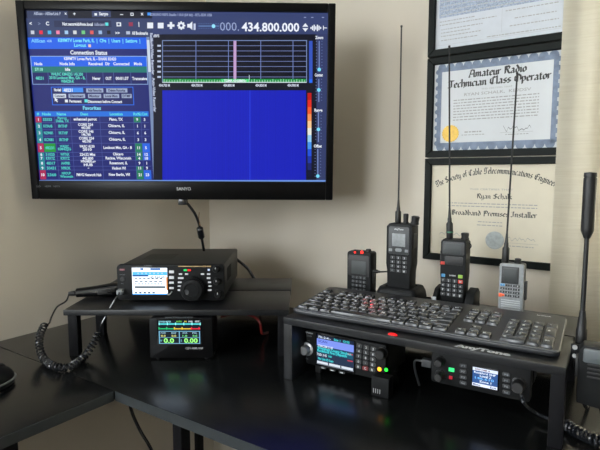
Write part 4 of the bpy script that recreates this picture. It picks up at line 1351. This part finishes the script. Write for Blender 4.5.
for k, (px, py) in enumerate(((323.4, 367.6), (332.6, 370), (342, 372.4))):
    x, z = f(px, py)
    m = MB().box(x - 0.006, x + 0.006, -0.002, 0.001, z - 0.002, z + 0.002, M_DARK, 0.0007).box(x - 0.0032, x + 0.0032, -0.0022, -0.001, z - 0.0009, z + 0.0009, M_BTN)
    m.build('soft_key', sc)
lab = '1234567890.E#CR'
for j in range(5):
    for i in range(3):
        px = 359.6 + i * 7 - j * 0.25
        py = 345.6 + j * 5.2 + i * 1.6
        x, z = f(px, py)
        mt = mat('dark_red_key', s8(120, 40, 40), 0.45) if (j == 4 and i == 1) else M_DARK
        m = MB().rrect(x - 0.0056, x + 0.0056, z - 0.0038, z + 0.0038, 0.002, -0.0022, 0.001, mt, 'y', 0.0006)
        m.text(lab[j * 3 + i], x, z, 0.0042, -0.0023, M_BTN, bold=0.03)
        m.build('key', sc)
x, z = f(383.5, 352.4)
MB().lathe([(0, 0), (0.0105, 0), (0.0105, 0.003), (0.0092, 0.004), (0.0088, 0.016), (0.0074, 0.0175), (0, 0.0175)], (x - 0.001, 0, z), (0, -1, 0), M_RUB, 26).build('selector_knob', sc)

# small box with orange and green lights
lx_, ly_, lz_ = 0.1925, 0.034, 0.0
BXM = SM @ Matrix.Translation((0.186, 0.022, 0))
bx = thing('network_adapter', 'tiny black box with one orange and one green light, right of the scanner', 'adapter', (0, 0, 0), mx=BXM)
f = onface(BXM, 0.0)
MB().box(-0.013, 0.02, 0.0, 0.0235, 0, 0.036, M_MATTE, 0.002).build('case', bx)
for px, py, c, r_, nm in ((379.4, 369.2, (255, 170, 40), 0.0038, 'orange_light'), (386.2, 369.8, (40, 255, 60), 0.0032, 'green_light')):
    x, z = f(px, py)
    m = MB(); dome(m, r_, r_, 0, r_ * 0.5, glow(*c, 2.6), 16, 6)
    o = m.build(nm, bx); o.rotation_euler = (R(90), 0, 0); o.location = (x, 0.0002, z)
m = MB()
for k in range(4):
    m.box(-0.009 + k * 0.004, -0.0075 + k * 0.004, -0.0004, 0.001, 0.006, 0.014, M_CHROME)
m.build('contacts', bx)

# ------------------------------------------------------------------ mobile radio hung under the stand
mv = 0.03
MBM = SM @ Matrix.Translation((0.2775, mv, 0))
mr = thing('mobile_radio', 'black mobile radio with small white-blue display, under the right of the stand', 'mobile radio', (0, 0, 0), mx=MBM)
f = onface(MBM, 0.0)
zlo, zhi, wx = 0.046, 0.1005, 0.152
MB().rrect(0, wx, zlo, zhi, 0.005, 0.0, 0.02, M_MATTE, 'y', 0.002).build('front_panel', mr)
MB().box(0.005, wx - 0.005, 0.018, 0.15, zlo + 0.002, zhi - 0.003, M_BODY, 0.002).build('case', mr)
m = MB()
for x in (0.0015, wx - 0.0035):
    m.box(x, x + 0.002, 0.05, 0.09, zlo + 0.012, SH - SB, M_STEEL, 0.0005)
m.box(0.0015, wx - 0.0015, 0.05, 0.09, SH - SB - 0.0018, SH - SB, M_STEEL, 0.0005)
m.build('mounting_bracket', mr)
A = corners(f, [(473.2, 365.2), (498.2, 372.4), (497.2, 390), (472.2, 384.6)])
d = MB()
d.box(A[0] - 0.002, A[1] + 0.002, -0.001, 0.002, A[2] - 0.002, A[3] + 0.002, M_GLOSS, 0.0008)
scr(d, 0, 1, 0, 1, glow(44, 82, 140, 1.3), 0, A)
scr(d, 0, 1, 0, 0.17, glow(206, 216, 232, 1.4), 1, A); scr(d, 0, 1, 0.84, 1, glow(216, 224, 240, 1.4), 1, A)
sct(d, '50W DMR A', 0.1, 0.09, 0.09, glow(120, 60, 80), 0.6, 2, A)
wt, lb = glow(226, 236, 250, 1.4), glow(110, 180, 240, 1.4)
sct(d, 'Rockford VHF', 0.06, 0.26, 0.1, wt, 0.86, 2, A); sct(d, 'Local 2', 0.3, 0.41, 0.12, wt, 0.45, 2, A)
sct(d, '146.610', 0.1, 0.55, 0.12, lb, 0.76, 2, A); sct(d, 'Zone 1', 0.28, 0.71, 0.11, wt, 0.48, 2, A)
sct(d, 'Menu', 0.04, 0.92, 0.1, glow(40, 60, 120), 0.28, 2, A); sct(d, 'Exit', 0.72, 0.92, 0.1, glow(40, 60, 120), 0.24, 2, A)
d.build('display', mr)
for px, py, r_ in ((440.6, 360.5, 0.0085), (440.6, 374.5, 0.0085)):
    x, z = f(px, py)
    MB().lathe([(0, 0), (r_, 0), (r_, 0.003), (r_ * 0.85, 0.004), (r_ * 0.8, 0.015), (r_ * 0.65, 0.0168), (0, 0.0168)], (x, 0, min(z, zhi - 0.011) if py < 365 else z), (0, -1, 0), M_RUB, 24).build('knob', mr)
def mbtn(px, py, w, h, mt, nm='button'):
    x, z = f(px, py)
    MB().box(x - w / 2, x + w / 2, -0.0018, 0.001, z - h / 2, z + h / 2, mt, 0.0005).build(nm, mr)
mbtn(451.6, 369.6, 0.0088, 0.006, glow(60, 235, 130, 1.5), 'green_light')
mbtn(450.8, 377.4, 0.0052, 0.005, glow(200, 40, 60, 0.9), 'red_light')
lab = ('P1', 'P2', 'P3', 'Menu')
for k in range(4):
    x, z = f(463.3, 365.6 + k * 5.7)
    m = MB().rrect(x - 0.0055, x + 0.0055, z - 0.003, z + 0.003, 0.0015, -0.002, 0.001, M_DARK, 'y', 0.0005)
    m.text(lab[k], x, z, 0.003, -0.0021, M_DIM, 0.006, 0.03); m.build('key', mr)
    x, z = f(506.4, 374.4 + k * 5.9)
    m = MB().rrect(x - 0.0055, x + 0.0055, z - 0.003, z + 0.003, 0.0015, -0.002, 0.001, M_DARK, 'y', 0.0005)
    m.text(('P4', 'P5', 'P6', 'Exit')[k], x, z, 0.003, -0.0021, M_DIM, 0.006, 0.03); m.build('key', mr)
x, z = f(519, 384)
MB().lathe([(0, 0), (0.011, 0), (0.011, 0.003), (0.0095, 0.004), (0.009, 0.016), (0.0075, 0.0178), (0, 0.0178)], (x, 0, z), (0, -1, 0), M_RUB, 24).build('channel_knob', mr)
# lead with a grey plug at the left of the mobile radio
pts = [Vector((0.2765, 0.04, 0.072)), Vector((0.268, 0.04, 0.073)), Vector((0.256, 0.042, 0.0735)), Vector((0.243, 0.05, 0.068)), Vector((0.236, 0.07, 0.045)), Vector((0.235, 0.1, 0.004))]
ld = thing('data_lead', 'black lead with a grey plug at the left side of the mobile radio', 'cable', (0, 0, 0), mx=SM)
MB().tube(spline(pts[1:], 8), 0.002, M_DARK).build('cord', ld)
MB().box(0.259, 0.2762, 0.034, 0.046, 0.0665, 0.0795, M_DARK, 0.0015).build('plug', ld)

# ------------------------------------------------------------------ antenna on its bracket at the right end
av = 0.115
ant = thing('desk_antenna', 'black flexible antenna with a thick tip, fixed at the right end of the stand', 'antenna', (0, 0, 0), mx=SM)
ax = 0.489
z0 = 0.128
zt_ = sp(585.5, 172, av).z
zs_ = sp(584, 233, av).z
MB().lathe([(0, 0), (0.0076, 0), (0.008, 0.003), (0.0078, 0.02), (0.0068, 0.022), (0.0062, 0.034), (0.005, 0.042), (0.0042, 0.05), (0, 0.05)], (ax, av, z0), (0, 0, 1), M_RUB, 18).build('base', ant)
MB().lathe([(0, 0), (0.0036, 0), (0.0034, zs_ - z0 - 0.05), (0, zs_ - z0 - 0.05)], (ax, av, z0 + 0.05), (0, 0, 1), M_RUB, 14).build('whip', ant)
ht = zt_ - zs_
MB().lathe([(0, -0.008), (0.0045, -0.008), (0.0088, 0.003), (0.0092, 0.006), (0.0092, ht * 0.9), (0.0084, ht * 0.905), (0.0084, ht * 0.92), (0.0092, ht * 0.925), (0.0088, ht - 0.001), (0, ht)], (ax, av, zs_), (0, 0, 1), M_RUB, 20).build('tip_sleeve', ant)
MB().box(0.4775, 0.505, av - 0.012, av + 0.012, 0.1225, 0.1248, M_STEEL, 0.0006).box(0.4782, 0.4805, av - 0.012, av + 0.012, 0.085, 0.1225, M_STEEL, 0.0006).build('bracket', ant)
MB().lathe([(0, 0), (0.0075, 0), (0.0075, 0.0035), (0, 0.0035)], (ax, av, z0 - 0.0035), (0, 0, 1), M_STEEL, 6).lathe([(0, 0), (0.0062, 0), (0.0062, 0.014), (0.0048, 0.0145), (0.0048, 0.022), (0, 0.022)], (ax, av, 0.1005), (0, 0, 1), M_CHROME, 16).build('connector', ant)
pts = [Vector((ax, av, 0.101)), Vector((ax, av, 0.08)), Vector((ax + 0.004, av + 0.01, 0.04)), Vector((ax + 0.012, av + 0.04, 0.006)), Vector((ax + 0.014, av + 0.09, 0.0035)), Vector((ax + 0.01, av + 0.16, 0.0035))]
MB().tube(spline(pts, 8), 0.003, M_CORD).build('feed_cable', ant)

# ------------------------------------------------------------------ hand microphone hung at the right end
HMX = SM @ Matrix.Translation((0.490, 0.022, 0))
hm = thing('hand_microphone', 'black hand microphone hanging at the right end of the stand, with a coiled cord below', 'microphone', (0, 0, 0), mx=HMX)
f = onface(HMX, 0.0)
top = f(590, 346)[1]
MB().prism([(0.0, 0.065), (0.052, 0.06), (0.06, 0.09), (0.06, top - 0.006), (0.054, top), (0.006, top + 0.0), (0.0, top - 0.008)], 0.0, 0.03, M_MATTE, 'y', 0.004).build('microphone_body', hm)
MB().rrect(0.006, 0.053, top - 0.024, top - 0.004, 0.003, -0.003, 0.002, mat('slate_grey_plastic', s8(78, 84, 87), 0.4), 'y', 0.001).build('top_keys', hm)
m = MB()
for k in range(4):
    m.box(0.012, 0.048, -0.0012, 0.001, top - 0.028 - k * 0.006, top - 0.0255 - k * 0.006, M_RUB, 0.0004)
m.build('speaker_slots', hm)
MB().box(-0.0035, 0.001, 0.006, 0.024, top - 0.05, top - 0.02, M_RUB, 0.001).build('talk_button', hm)
MB().box(-0.0115, 0.003, 0.03, 0.034, top - 0.034, top - 0.01, M_STEEL, 0.0008).lathe([(0, 0), (0.0034, 0), (0.0034, 0.003), (0, 0.003)], (-0.006, 0.03, top - 0.014), (0, -1, 0), M_CHROME, 12).lathe([(0, 0), (0.003, 0), (0.003, 0.003), (0, 0.003)], (-0.006, 0.03, top - 0.027), (0, -1, 0), M_CHROME, 12).build('hanger_clip', hm)
inv = HMX.inverted()
def hp(x, y, z): return inv @ at_z(x, y, DZ + z)
zc = 0.01
CP = [hp(566, 424, zc), hp(575, 430.5, zc), hp(586, 436, zc), hp(598, 441, zc), hp(612, 444, zc)]
helix = coil(CP, 0.0072, 12, 14)
pre = [Vector((0.2775 + 0.14 - 0.490, mv - 0.022 - 0.004, 0.064)), inv @ SM @ sp(524, 403, 0.0), hp(533, 411, 0.018), hp(547, 418, 0.012), hp(557, 421, zc), helix[0]]
post = [helix[-1], hp(622, 440, 0.012), hp(626, 425, 0.04), inv @ HMX @ Vector((0.04, 0.016, 0.03)), Vector((0.03, 0.015, 0.066))]
MB().tube(spline(pre, 8)[:-1] + helix + spline(post, 8)[1:], 0.0026, M_CORD, 6).build('coiled_cord', hm)

# ------------------------------------------------------------------ certificates
GL = {
 'a': ([[(.05,.8),(.2,.92),(.42,.8),(.42,.15),(.52,.05)],[(.42,.5),(.1,.38),(.05,.15),(.18,.05),(.42,.2)]], .66),
 'b': ([[(0,1.5),(.08,1.4),(.08,.12)],[(.08,.75),(.3,.92),(.46,.75),(.46,.2),(.25,.03),(.08,.12)]], .64),
 'c': ([[(.45,.8),(.28,.92),(.08,.75),(.08,.2),(.25,.04),(.45,.15)]], .56),
 'd': ([[(.15,1.4),(.46,.8),(.46,.2),(.27,.04),(.08,.2),(.08,.7),(.28,.9),(.46,.75)]], .64),
 'e': ([[(.08,.45),(.44,.6),(.4,.82),(.26,.92),(.08,.75),(.08,.2),(.25,.04),(.45,.15)]], .56),
 'f': ([[(.38,1.4),(.22,1.5),(.14,1.35),(.14,.05)],[(0,.88),(.36,.88)]], .42),
 'g': ([[(.46,.88),(.25,.92),(.08,.75),(.08,.25),(.25,.08),(.46,.2)],[(.46,.9),(.46,-.25),(.28,-.42),(.06,-.3)]], .64),
 'h': ([[(0,1.5),(.08,1.4),(.08,.05)],[(.08,.72),(.3,.92),(.46,.75),(.46,.1),(.36,-.15)]], .64),
 'i': ([[(0,.9),(.09,.8),(.09,.15),(.19,.05)],[(.06,1.2),(.13,1.28)]], .3),
 'k': ([[(0,1.5),(.08,1.4),(.08,.05)],[(.08,.5),(.3,.9),(.42,.75),(.12,.5)],[(.2,.5),(.42,.1),(.52,.05)]], .6),
 'l': ([[(0,1.5),(.08,1.4),(.08,.15),(.19,.05)]], .3),
 'm': ([[(0,.9),(.08,.8),(.08,.05)],[(.08,.72),(.26,.92),(.38,.78),(.38,.05)],[(.38,.72),(.56,.92),(.68,.78),(.68,.15),(.78,.05)]], .92),
 'n': ([[(0,.9),(.08,.8),(.08,.05)],[(.08,.72),(.28,.92),(.42,.78),(.42,.15),(.52,.05)]], .64),
 'o': ([[(.28,.94),(.08,.72),(.08,.22),(.27,.04),(.46,.24),(.46,.74),(.28,.94)]], .62),
 'p': ([[(0,.9),(.08,.8),(.08,-.4)],[(.08,.75),(.3,.92),(.46,.75),(.46,.2),(.25,.03),(.08,.12)]], .64),
 'r': ([[(0,.9),(.08,.8),(.08,.05)],[(.08,.7),(.26,.92),(.38,.8)]], .44),
 's': ([[(.42,.82),(.25,.93),(.08,.75),(.12,.58),(.4,.4),(.42,.2),(.24,.04),(.05,.16)]], .54),
 't': ([[(.12,1.2),(.12,.15),(.25,.04),(.36,.12)],[(0,.88),(.34,.88)]], .42),
 'u': ([[(0,.9),(.08,.8),(.08,.2),(.22,.04),(.42,.2)],[(.42,.9),(.42,.15),(.52,.05)]], .62),
 'y': ([[(0,.9),(.08,.8),(.08,.2),(.22,.04),(.42,.2)],[(.42,.9),(.42,-.2),(.25,-.42),(.06,-.3)]], .62),
 'A': ([[(.05,1.15),(.3,1.42),(.75,1.3),(.75,.15),(.9,.05)],[(.35,1.4),(.18,.6),(.0,.1),(.2,.05)],[(.12,.62),(.75,.62)]], .98),
 'B': ([[(.15,1.35),(.15,.1),(.5,.04),(.78,.3),(.7,.68),(.2,.75)],[(0,1.25),(.4,1.42),(.7,1.2),(.62,.85),(.3,.76)],[(.38,1.3),(.38,.1)]], .94),
 'C': ([[(.8,1.2),(.5,1.42),(.12,1.1),(.08,.4),(.4,.04),(.8,.25)],[(.45,1.35),(.4,.15)]], .92),
 'E': ([[(.8,1.2),(.5,1.42),(.12,1.1),(.08,.4),(.4,.04),(.8,.25)],[(.2,.75),(.72,.78)],[(.42,1.35),(.38,.15)]], .92),
 'I': ([[(.0,1.25),(.3,1.42),(.55,1.3)],[(.35,1.35),(.35,.15),(.1,.04),(-.05,.2)]], .66),
 'O': ([[(.5,1.42),(.12,1.1),(.08,.4),(.45,.04),(.85,.35),(.85,1.05),(.5,1.42)],[(.45,1.35),(.42,.15)]], 1.0),
 'P': ([[(0,1.25),(.18,1.4),(.18,-.1)],[(.1,1.3),(.55,1.42),(.8,1.15),(.7,.72),(.22,.65)],[(.42,1.35),(.4,.68)]], .9),
 'R': ([[(0,1.25),(.18,1.4),(.18,.05)],[(.1,1.3),(.55,1.42),(.78,1.15),(.66,.78),(.22,.72)],[(.45,.72),(.68,.15),(.88,.05)],[(.4,1.35),(.38,.75)]], .92),
 'S': ([[(.75,1.25),(.42,1.42),(.1,1.15),(.2,.85),(.7,.6),(.75,.3),(.4,.04),(.02,.25)],[(.42,1.35),(.42,.1)]], .88),
 'T': ([[(-.02,1.15),(.2,1.42),(.9,1.34)],[(.5,1.36),(.5,.12),(.28,.02),(.02,.2)],[(.16,1.2),(.16,.5)]], .9),
 ',': ([[(.08,.12),(.14,.04),(.06,-.2)]], .26), ' ': ([], .42),
}
def black_width(s):
    return sum(GL[c][1] for c in s)
def blackletter(m, s, cx, cz, w, xh, yy, mt, arc=None, nib=0.2, h_=None):
    """broad-nib lettering: width w, x-height xh; arc = (radius, centre z) to set it on a bow"""
    tot = black_width(s)
    k = w / tot
    nv = Vector((math.cos(R(40)), math.sin(R(40)))) * nib / 2
    pos = 0
    i = m.mi(mt)
    for c in s:
        strokes, adv = GL[c]
        for st_ in strokes:
            for p, q in zip(st_, st_[1:]):
                P = [Vector(p) - nv, Vector(p) + nv, Vector(q) + nv, Vector(q) - nv]
                out = []
                for v in P:
                    x, z = (pos + v.x - tot / 2) * k, v.y * xh
                    if arc:
                        rad = arc
                        a = x / rad
                        x, z = (rad + z) * math.sin(a), (rad + z) * math.cos(a) - rad
                    out.append(m.bm.verts.new((cx + x, yy, cz + z)))
                f_ = m.bm.faces.new(out)
                f_.material_index = i
        pos += adv

def word_lines(m, x0, x1, z, h, yy, mt, dens=1.0):
    """an illegible printed line: a run of word-long dashes"""
    x = x0
    while x < x1:
        w = random.uniform(0.003, 0.011) * dens
        m.frect(x, min(x + w, x1), z - h / 2, z + h / 2, yy, mt)
        x += w + 0.0022

def squiggle(m, x0, x1, z, amp, yy, mt, n=14, w=0.0007):
    pts = [(x0 + (x1 - x0) * i / n, z + amp * random.uniform(-1, 1) * (1 - 0.4 * i / n)) for i in range(n + 1)]
    pts = [(v.x, v.y) for v in spline([(a, b, 0) for a, b in pts], 4)]
    for (a, b), (c, d) in zip(pts, pts[1:]):
        m.poly([(a, yy, b - w), (c, yy, d - w), (c, yy, d + w), (a, yy, b + w)], mt)

fr = onface(ROOM, 0.0)
CX0, CX1 = 0.777, 1.098
FZ = [(1.4325, 1.684), (1.1845, 1.4295), (0.9232, 1.1815)]
FW = 0.0165
def frame(label, z0, z1, cat='certificate'):
    root = thing('framed_certificate', label, cat, (0, 0, 0), group='black framed certificates on the wall', mx=ROOM @ Matrix.Translation((CX0, 0, z0)))
    w, h = CX1 - CX0, z1 - z0
    m = MB()
    def bar(P):
        t = bmesh.new()
        A = [t.verts.new((a, 0.0, b)) for a, b in P]
        B = [t.verts.new((a, -0.018, b)) for a, b in P]
        t.faces.new(A); t.faces.new(B[::-1])
        for i in range(4):
            t.faces.new((A[i], B[i], B[(i + 1) % 4], A[(i + 1) % 4]))
        bmesh.ops.recalc_face_normals(t, faces=t.faces[:])
        bmesh.ops.bevel(t, geom=t.edges[:], offset=0.0012, segments=1, affect='EDGES')
        m.add(t, M_FRAME)
    bar([(0, 0), (w, 0), (w - FW, FW), (FW, FW)])
    bar([(0, h), (w, h), (w - FW, h - FW), (FW, h - FW)])
    bar([(0, 0), (0, h), (FW, h - FW), (FW, FW)])
    bar([(w, 0), (w, h), (w - FW, h - FW), (w - FW, FW)])
    m.build('frame', root)
    return root, w, h
YP = -0.008
# bottom
root, w, h = frame('framed cream certificate with arched title, lowest of the three on the wall', *FZ[2])
m = MB()
m.box(FW - 0.002, w - FW + 0.002, YP, -0.001, FW - 0.002, h - FW + 0.002, M_PAPER)
yy = YP - 0.0003
cx = w / 2 + 0.002
blackletter(m, 'The Society of Cable Telecommunications Engineers,', w / 2 + 0.0085, h - 0.0385, 0.288, 0.0105, yy, M_INK, arc=0.3, nib=0.24)
m.text('THIS CERTIFIES THAT', cx, h - 0.076, 0.0042, yy, M_INKG, 0.1)
blackletter(m, 'Ryan Schalk', cx + 0.008, h - 0.0985, 0.082, 0.0085, yy, M_INK, nib=0.22)
for k in range(2):
    word_lines(m, 0.06, w - 0.055, h - 0.111 - k * 0.007, 0.0022, yy, M_INKG)
blackletter(m, 'Broadband Premises Installer', cx + 0.005, h - 0.1405, 0.197, 0.009, yy, M_INK, nib=0.24)
word_lines(m, cx - 0.028, cx + 0.028, h - 0.155, 0.002, yy, M_INKG); word_lines(m, cx - 0.03, cx + 0.03, h - 0.163, 0.002, yy, M_INKG)
squiggle(m, 0.04, 0.1, 0.068, 0.005, yy, M_INKG); squiggle(m, 0.205, 0.265, 0.066, 0.006, yy, M_INKG)
m.frect(0.04, 0.11, 0.058, 0.0586, yy, M_INKG); m.frect(0.2, 0.272, 0.056, 0.0566, yy, M_INKG)
word_lines(m, 0.045, 0.1, 0.051, 0.0018, yy, M_INKG); word_lines(m, 0.205, 0.262, 0.049, 0.0018, yy, M_INKG)
m.build('certificate_sheet', root)
m = MB()
m.lathe([(0.0215, 0), (0.0215, 0.0006), (0.0185, 0.001), (0.018, 0.0006), (0, 0.0006)], (cx + 0.013, yy, 0.06), (0, -1, 0), M_SEALG, 36)
m.build('seal', root)
# middle
root, w, h = frame('framed white certificate with scalloped blue border and gold seal, middle of the three', *FZ[1])
m = MB()
m.box(FW - 0.002, w - FW + 0.002, YP, -0.001, FW - 0.002, h - FW + 0.002, M_PAPERW)
yy = YP - 0.0003
bi, bo = 0.0105, 0.0085
X0, X1, Z0, Z1 = FW + bo, w - FW - bo, FW + bo, h - FW - bo
for a, b, c, d in ((X0, X1, Z0, Z0 + bi), (X0, X1, Z1 - bi, Z1), (X0, X0 + bi, Z0, Z1), (X1 - bi, X1, Z0, Z1)):
    m.frect(a, b, c, d, yy, M_BORDER)
n = 13
for k in range(n):
    r_ = (X1 - X0) / n / 2
    x = X0 + r_ * (2 * k + 1)
    m.disc(x, Z1 - 0.0005, r_ * 0.95, yy - 0.0001, M_BORDER, 12, 0, math.pi)
    m.disc(x, Z0 + 0.0005, r_ * 0.95, yy - 0.0001, M_BORDER, 12, math.pi, 2 * math.pi)
n = 10
for k in range(n):
    r_ = (Z1 - Z0) / n / 2
    z = Z0 + r_ * (2 * k + 1)
    m.disc(X0 + 0.0005, z, r_ * 0.6, yy - 0.0001, M_BORDER, 12, math.pi / 2, 1.5 * math.pi)
    m.disc(X1 - 0.0005, z, r_ * 0.6, yy - 0.0001, M_BORDER, 12, -math.pi / 2, math.pi / 2)
cx = w / 2 + 0.006
blackletter(m, 'Amateur Radio', cx, h - 0.0555, 0.13, 0.0125, yy, M_INK, nib=0.3)
blackletter(m, 'Technician Class Operator', cx, h - 0.0765, 0.23, 0.0125, yy, M_INK, nib=0.3)
m.text('THIS CERTIFIES THAT', cx, h - 0.085, 0.0035, yy, M_INKG, 0.07)
m.text('RYAN SCHALK,  KE9DSV', cx, h - 0.0955, 0.0068, yy, M_INKG, 0.15, 0.01)
for k in range(8):
    word_lines(m, 0.066, w - 0.062, h - 0.107 - k * 0.0068, 0.0024, yy, M_INKG)
squiggle(m, 0.185, 0.245, 0.064, 0.008, yy, M_INK, 16); m.frect(0.178, 0.25, 0.0545, 0.0551, yy, M_INKG)
word_lines(m, 0.19, 0.24, 0.05, 0.0018, yy, M_INKG); word_lines(m, 0.095, 0.135, 0.06, 0.003, yy, M_INKG); word_lines(m, 0.088, 0.142, 0.053, 0.0018, yy, M_INKG)
m.build('certificate_sheet', root)
m = MB()
prof = [(0.0212 if k % 2 else 0.0202) for k in range(40)]
m.prism([(0.0605 + prof[k] * math.cos(2 * math.pi * k / 40), 0.058 + prof[k] * math.sin(2 * math.pi * k / 40)) for k in range(40)], yy - 0.0008, yy + 0.0002, M_SEAL, 'y')
m.build('seal', root)['label'] = 'gold foil seal'
# top
root, w, h = frame('framed pale blue printed licence, highest of the three, cut by the picture edge', *FZ[0])
m = MB()
m.box(FW - 0.002, w - FW + 0.002, YP, -0.001, FW - 0.002, h - FW + 0.002, M_PAPERB)
yy = YP - 0.0003
m.frect(FW + 0.008, w - FW - 0.004, 0.092, h - FW - 0.012, yy, M_BLUEPR)
for k in range(9):
    word_lines(m, FW + 0.012, w - FW - 0.01, 0.098 + k * 0.0105, 0.0026, yy - 0.0002, M_INKP)
for z, x0, x1 in ((0.083, FW + 0.01, 0.11), (0.075, FW + 0.01, 0.16), (0.064, FW + 0.014, 0.13), (0.056, FW + 0.014, 0.1), (0.048, FW + 0.014, 0.125), (0.038, FW + 0.014, 0.12), (0.083, 0.18, w - 0.03), (0.064, 0.2, w - 0.035), (0.048, 0.19, w - 0.03), (0.031, 0.14, w - 0.025)):
    word_lines(m, x0, x1, z, 0.0022, yy, M_INKG, 0.8)
m.frect(FW + 0.008, w - FW - 0.006, 0.0265, 0.0272, yy, M_INKP); m.frect(FW + 0.008, FW + 0.0087, 0.0265, 0.09, yy, M_INKP)
m.frect(0.172, 0.1727, 0.036, 0.09, yy, M_INKP)
m.build('certificate_sheet', root)

# ------------------------------------------------------------------ light
wd = bpy.data.worlds.new('overcast_sky')
SC.world = wd
wd.use_nodes = True
bg = wd.node_tree.nodes['Background']
bg.inputs['Color'].default_value = (0.9, 0.96, 1.0, 1)
bg.inputs['Strength'].default_value = 21.0

# the red lights of the small hand radio shine down on the keyboard
LEDP = SM @ (Vector((0.0175, 0.225, RBZ)) + Vector((*[0], 0, 0)))
src = SM @ Vector((0.0175 + 0.035, 0.2205, RBZ + 0.098))
dst = KM @ TM @ Vector((0.141, 0.082, 0.014))
l = bpy.data.lights.new('red_light_beam', 'SPOT')
l.color = (1, 0.05, 0.06)
l.energy = 0.35
l.spot_size = R(17)
l.spot_blend = 0.9
l.shadow_soft_size = 0.003
o = bpy.data.objects.new('red_light_beam', l)
COL.objects.link(o)
o.location = src
o.rotation_euler = (dst - src).to_track_quat('-Z', 'Y').to_euler()

SC.view_settings.view_transform = 'Standard'
SC.view_settings.look = 'None'
SC.view_settings.exposure = 0.0
SC.view_settings.gamma = 1.0
SC.view_settings.use_curve_mapping = False
SC.cycles.use_denoising = True
SC.cycles.max_bounces = 10
SC.cycles.diffuse_bounces = 6
SC.cycles.sample_clamp_indirect = 6
